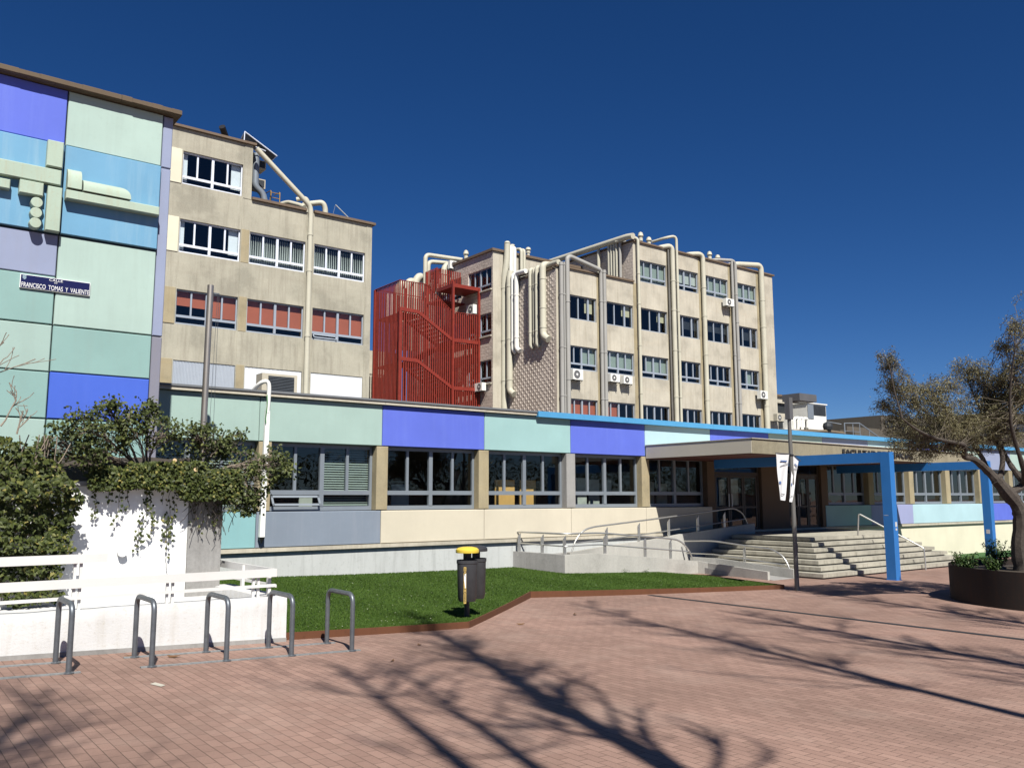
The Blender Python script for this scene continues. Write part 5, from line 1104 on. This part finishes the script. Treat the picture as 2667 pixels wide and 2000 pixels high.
def limb(pts, rs): 
    P = bez([S(*p) for p in pts], 4); n_ = len(P); rr = []
    for i in range(n_): k = i/(n_-1)*(len(rs)-1); j = min(int(k), len(rs)-2); rr.append((rs[j]+(rs[j+1]-rs[j])*(k-j))*rg.uniform(.9,1.12))
    TB.tube(P, rr, 9); return P
limb([(2672,1508),(2662,1470),(2655,1413),(2659,1355),(2650,1317),(2619,1278),(2595,1249)], [.27,.18,.165,.16,.145,.135,.12])
tw_ = MB(); tips = []
L1 = limb([(2597,1252),(2571,1225),(2537,1196,-.2),(2511,1189,-.3),(2512,1160,-.5),(2484,1152,-.7),(2440,1142,-.9),(2390,1120,-1.2),(2350,1090,-1.4)], [.095,.085,.065,.055,.045,.035,.03,.024,.016])
L2 = limb([(2575,1228),(2560,1195,.2),(2537,1163,.3),(2505,1120,.4),(2470,1075,.6),(2420,1020,.7)], [.05,.045,.038,.03,.022,.014])
L3 = limb([(2600,1250),(2608,1228,.1),(2610,1184,.2),(2586,1136,.5),(2576,1110,.6),(2545,1050,.9),(2520,990,1.1)], [.06,.055,.045,.036,.03,.02,.012])
L4 = limb([(2625,1285),(2667,1262,.2),(2651,1237,.2),(2629,1206,.3),(2610,1167,.4),(2595,1148,.5),(2570,1080,.5),(2560,1000,.4)], [.09,.075,.065,.05,.036,.03,.022,.012])
L5 = limb([(2662,1262,.2),(2668,1245,0),(2663,1211,-.2),(2648,1163,-.3),(2639,1131,-.4),(2632,1090,-.5),(2632,1000,-.6),(2645,900,-.8)], [.06,.055,.05,.045,.036,.03,.022,.012])
L6 = limb([(2655,1400),(2700,1330,.3),(2740,1230,.5),(2760,1100,.8),(2760,980,1),(2740,860,1)], [.13,.11,.09,.06,.04,.015])
L7_ = limb([(2740,1230,.5),(2800,1150,-.3),(2860,1080,-.5),(2880,980,-.6)], [.08,.06,.04,.015])
L8 = limb([(2350,1090,-1.4),(2330,1020,-1.3),(2315,950,-1.3),(2300,922,-1.3)], [.02,.015,.01,.006]); 
TB.build('trunk', bark, tr, smooth=True)
allp = L1[8:]+L2[4:]+L3[8:]+L4[12:]+L5[12:]+L6[8:]+L7_[4:]+L8
clus = [(2300,925,16,0,.5),(2315,945,22,0,.9),(2330,965,26,0,1),(2306,1005,28,0,.9),(2325,1040,38,.2,1),(2345,1000,26,0,.8),(2372,1015,32,.4,.8),(2405,1010,36,0,.7),(2440,1005,32,.3,.7),(2468,1000,30,.5,.8),(2300,1060,22,0,.7),(2360,1090,50,0,1.1),(2412,1068,46,0,1.2),(2465,1065,50,0,1.2),(2330,1100,30,0,.8),(2370,1140,42,-.3,1.1),(2420,1125,50,-.3,1.1),(2475,1125,50,-.2,1.1),(2505,1100,45,0,1),(2380,1172,26,-.5,.8),(2345,1160,22,-.5,.7),(2430,1165,32,-.4,.7),(2400,1190,15,-.5,.4),(2520,1140,38,0,.9),(2550,1110,46,0,1),(2580,1080,46,.2,1),(2555,1150,36,.3,.7),(2600,1130,36,.3,.7),(2640,1120,40,.3,.7),
        (2498,945,20,.8,.6),(2520,955,30,.7,.9),(2552,962,34,.6,1),(2585,985,40,.5,1.1),(2620,1020,50,.4,1.2),(2655,1000,46,.2,1.1),(2600,1040,42,.3,1),(2530,1040,30,.4,.5),(2640,960,36,0,.8),(2665,930,32,0,.8),(2620,900,24,-.3,.6),(2645,880,30,-.5,.7),(2640,845,18,-.6,.4),(2660,835,22,-.6,.5),(2630,1070,44,.2,1),(2670,1060,50,0,1),(2720,900,60,0,.9),(2720,1000,70,0,1),(2780,950,70,.3,1),(2720,840,50,0,.7),(2780,1080,70,0,1),(2850,1000,70,0,1),(2850,1100,60,0,1),(2700,780,36,0,.5)]
LV = MB()
for cx, cy, r_, dt, dn in clus:
    c = S(cx, cy, dt); R_ = r_*18.2/F_; n_t = int(26*dn*(R_/.3)**1.7)+4
    for k in range(n_t):
        d = Vector((rg.gauss(0,1),rg.gauss(0,1),rg.gauss(0,1))).normalized()*(R_*rg.random()**.4*1.12); d.y *= 1.3; e = c+d
        s_ = min(rg.sample(allp, 14), key=lambda q: (q-e).length)
        if (s_-e).length > 1.0: s_ = e+(s_-e).normalized()*rg.uniform(.35,.7)
        m_ = s_.lerp(e, .55)+Vector((rg.gauss(0,.05),rg.gauss(0,.05),rg.gauss(0,.05)-.02)); m2 = m_.lerp(e,.5)+Vector((rg.gauss(0,.02),rg.gauss(0,.02),rg.gauss(0,.02)))
        tw_.tube([s_, m_, m2, e], [.0065,.005,.004,.002], 3, caps=False)
        for q in range(rg.randint(36,62)):
            t = rg.random()**.7; p = m_.lerp(e, t)+Vector((rg.gauss(0,.045),rg.gauss(0,.045),rg.gauss(0,.045)))
            L = rg.uniform(.045,.07); lanes(LV, p, Vector((rg.gauss(0,1),rg.gauss(0,1),rg.gauss(.3,1))), L, .014, rg, kind='lance')
tw_.build('twigs', plain('olive_twig_bark', (.13,.105,.075), .9, var=.2, sc=20), tr, recalc=False)
olm = leafmat('olive_leaves', [(0,(.09,.078,.034)),(.4,(.16,.14,.066)),(.75,(.26,.235,.12)),(1,(.38,.35,.22))], .5, .12)
LV.build('crown', olm, tr, recalc=False)
# plants in the planter
plm = leafmat('planter_leaves', [(0,(.02,.05,.012)),(.6,(.045,.09,.02)),(1,(.10,.15,.04))], .4, .2)
for (x, y, h, r_, nst, lab) in ((19.2,9.15,.42,.34,34,'low bushy green plant at the left rim of the round planter'),(19.55,8.75,.34,.28,22,'dark leafy plant between the taller plant and the planter rim'),(20.1,8.9,.70,.36,40,'taller upright green plant in the round planter below the portal'),(20.5,8.55,.36,.26,18,'small green plant beside the olive trunk')):
    pt = thing('planter_plant', (x,y,.62), lab, 'plant', 'green plants in the round planter'); a_ = MB(); b_ = MB()
    for k in range(nst):
        an = rg.uniform(0,6.28); e = Vector((x+r_*rg.random()*math.cos(an), y+r_*rg.random()*math.sin(an), .62+h*rg.uniform(.5,1))); s_ = Vector((x+rg.gauss(0,.04),y+rg.gauss(0,.04),.62)); b_.tube([s_, s_.lerp(e,.5)+Vector((0,0,.03)), e], .004, 4, caps=False)
        for q in range(22):
            t = rg.uniform(.25,1.05); p = s_.lerp(e, t)+Vector((rg.gauss(0,.02),rg.gauss(0,.02),rg.gauss(0,.02))); lanes(a_, p, Vector((rg.gauss(0,.8),rg.gauss(0,.8),1)), rg.uniform(.05,.08), .026, rg, kind='shrub')
    a_.build('foliage', plm, pt, recalc=False); b_.build('stems', plain('green_stem', (.08,.1,.03), .7), pt, recalc=False)
# small weeds by the lawn edge and the ramp wall
for (x, y, lab) in ((7.35,12.0,'small weed growing at the near edge of the lawn'),(17.4,17.65,'tuft of weeds at the foot of the ramp parapet'),(18.1,17.55,'leafier tuft of weeds farther along the ramp parapet')):
    z = lz(x,y) if y < 17 else lz(x,17.6); a_ = MB()
    for k in range(40): lanes(a_, Vector((x+rg.gauss(0,.05),y+rg.gauss(0,.03),z+rg.uniform(.01,.1))), Vector((rg.gauss(0,1),rg.gauss(0,1),1)), .06, .014, rg, kind='lance')
    solo(a_, 'weed', plm, (x,y,z), lab, 'weed', 'weeds')
# ------------------------------------------------------------------ BARE STREET TREES BEHIND THE CAMERA (they throw the long shadows)
def street_tree(x, y, H, r_, lean, seed, lab, forks):
    q_ = .012
    t_ = thing('street_tree', (x,y,gz(x)), lab, 'tree', 'bare street trees'); q = random.Random(seed); A = MB(); Bm = MB()
    ax = Vector((lean[0], lean[1], 1)).normalized(); P = [Vector((x,y,gz(x)))]
    n_ = 14
    for i in range(n_): P.append(P[-1]+(ax+Vector((q.gauss(0,q_),q.gauss(0,q_),0)))*H/n_)
    rr = [r_*(1-.85*(i/n_)**.9) for i in range(n_+1)]; A.tube(P, rr, 10); A.build('trunk', bark, t_, smooth=True)
    def br(p, d, L, rad, dep):
        PP = [p]; k = 5
        for i in range(k): d = (d+Vector((q.gauss(0,.07),q.gauss(0,.07),q.gauss(.05,.05)))).normalized(); PP.append(PP[-1]+d*L/k)
        Bm.tube(PP, [rad*(1-.7*i/k) for i in range(k+1)], 5, caps=False)
        if dep:
            for j in range(q.randint(3,5)):
                s_ = PP[q.randint(1,k)]; dd = (d+Vector((q.gauss(0,.36),q.gauss(0,.36),q.gauss(.15,.25)))).normalized(); br(s_, dd, L*q.uniform(.45,.7), rad*.5, dep-1)
    for f_, an, el_, L, k in forks:
        i = f_*n_; a = P[min(int(i), n_)]; d = Vector((math.cos(R(an))*math.cos(R(el_)), math.sin(R(an))*math.cos(R(el_)), math.sin(R(el_)))); br(a, d, L, r_*k*(1.15-f_*.8), 3)
    Bm.build('branches', bark, t_, recalc=False)
def gen(q, n, lo, lmax): return [(lo+(.99-lo)*(i+.5)/n, q.uniform(0,360), q.uniform(42,68), q.uniform(.55,1)*lmax*(1.15-.75*(i+.5)/n), q.uniform(.2,.36)) for i in range(n)]
for (x, y, H, r_, lean, seed, lo, n, lm, lab) in ((2.31,-3.1,20,.24,(.0,.0),31,.48,40,1.7,'bare street tree behind the viewer, nearest the camera on the right'),
        (1.72,-3.3,14.8,.19,(-.055,.0),37,.70,9,1.7,'slim bare second stem beside the nearest street tree'),
        (1.35,-3.9,16.4,.22,(-.087,.0),32,.86,10,2.2,'bare street tree directly behind the viewer'),
        (6.98,-4.0,22,.17,(-.043,.0),33,.5,34,2.1,'bare street tree behind the viewer, third along the street'),
        (10.45,-3.0,17.5,.2,(-.10,0),34,.45,34,2.0,'bare street tree behind the viewer, fourth along the street'),
        (14.0,-2.0,19,.2,(-.04,0),35,.42,36,2.1,'bare street tree behind the viewer, last along the street'),
        (-2.4,-1.6,13.6,.17,(.01,0),36,.55,30,2.0,'bare street tree left of the viewer')):
    street_tree(x, y, H, r_, lean, seed, lab, gen(random.Random(seed), n, lo, lm))

# what stands across the street, seen only as reflections in the glass
ow = thing('opposite_wall', (20,-24,0), 'long pale garden wall with a red tiled top across the street behind the viewer', 'wall')
mb = MB(); mb.box(-30,95,-24.2,-24,0,2.5); mb.build('wall', conc2, ow); mb = MB(); mb.box(-30.1,95.1,-24.4,-23.8,2.505,2.7); mb.build('coping', plain('red_roof_tiles', (.40,.13,.07), .8, var=.2, sc=5), ow)
mb = MB(); q = random.Random(9)
for k in range(36000):
    x = q.uniform(-30,95); h = 5.5+2.5*noise.noise(Vector((x*.18,0,0)))+1.2*noise.noise(Vector((x*.6,3,0))); z = q.uniform(2.0,max(3,h)); y = -25+q.uniform(-1.2,1); s_ = q.uniform(.06,.14)
    a = Vector((q.gauss(0,1),q.gauss(0,1),q.gauss(0,1))).normalized(); b = a.cross(Vector((.3,.2,1))).normalized(); p = Vector((x,y,z)); mb.add([p+a*s_, p+b*s_, p-a*s_, p-b*s_], [(0,1,2,3)])
solo(mb, 'evergreen_hedge', shrm, (30,-25,0), 'tall dark evergreen hedge above the wall across the street behind the viewer', 'hedge')
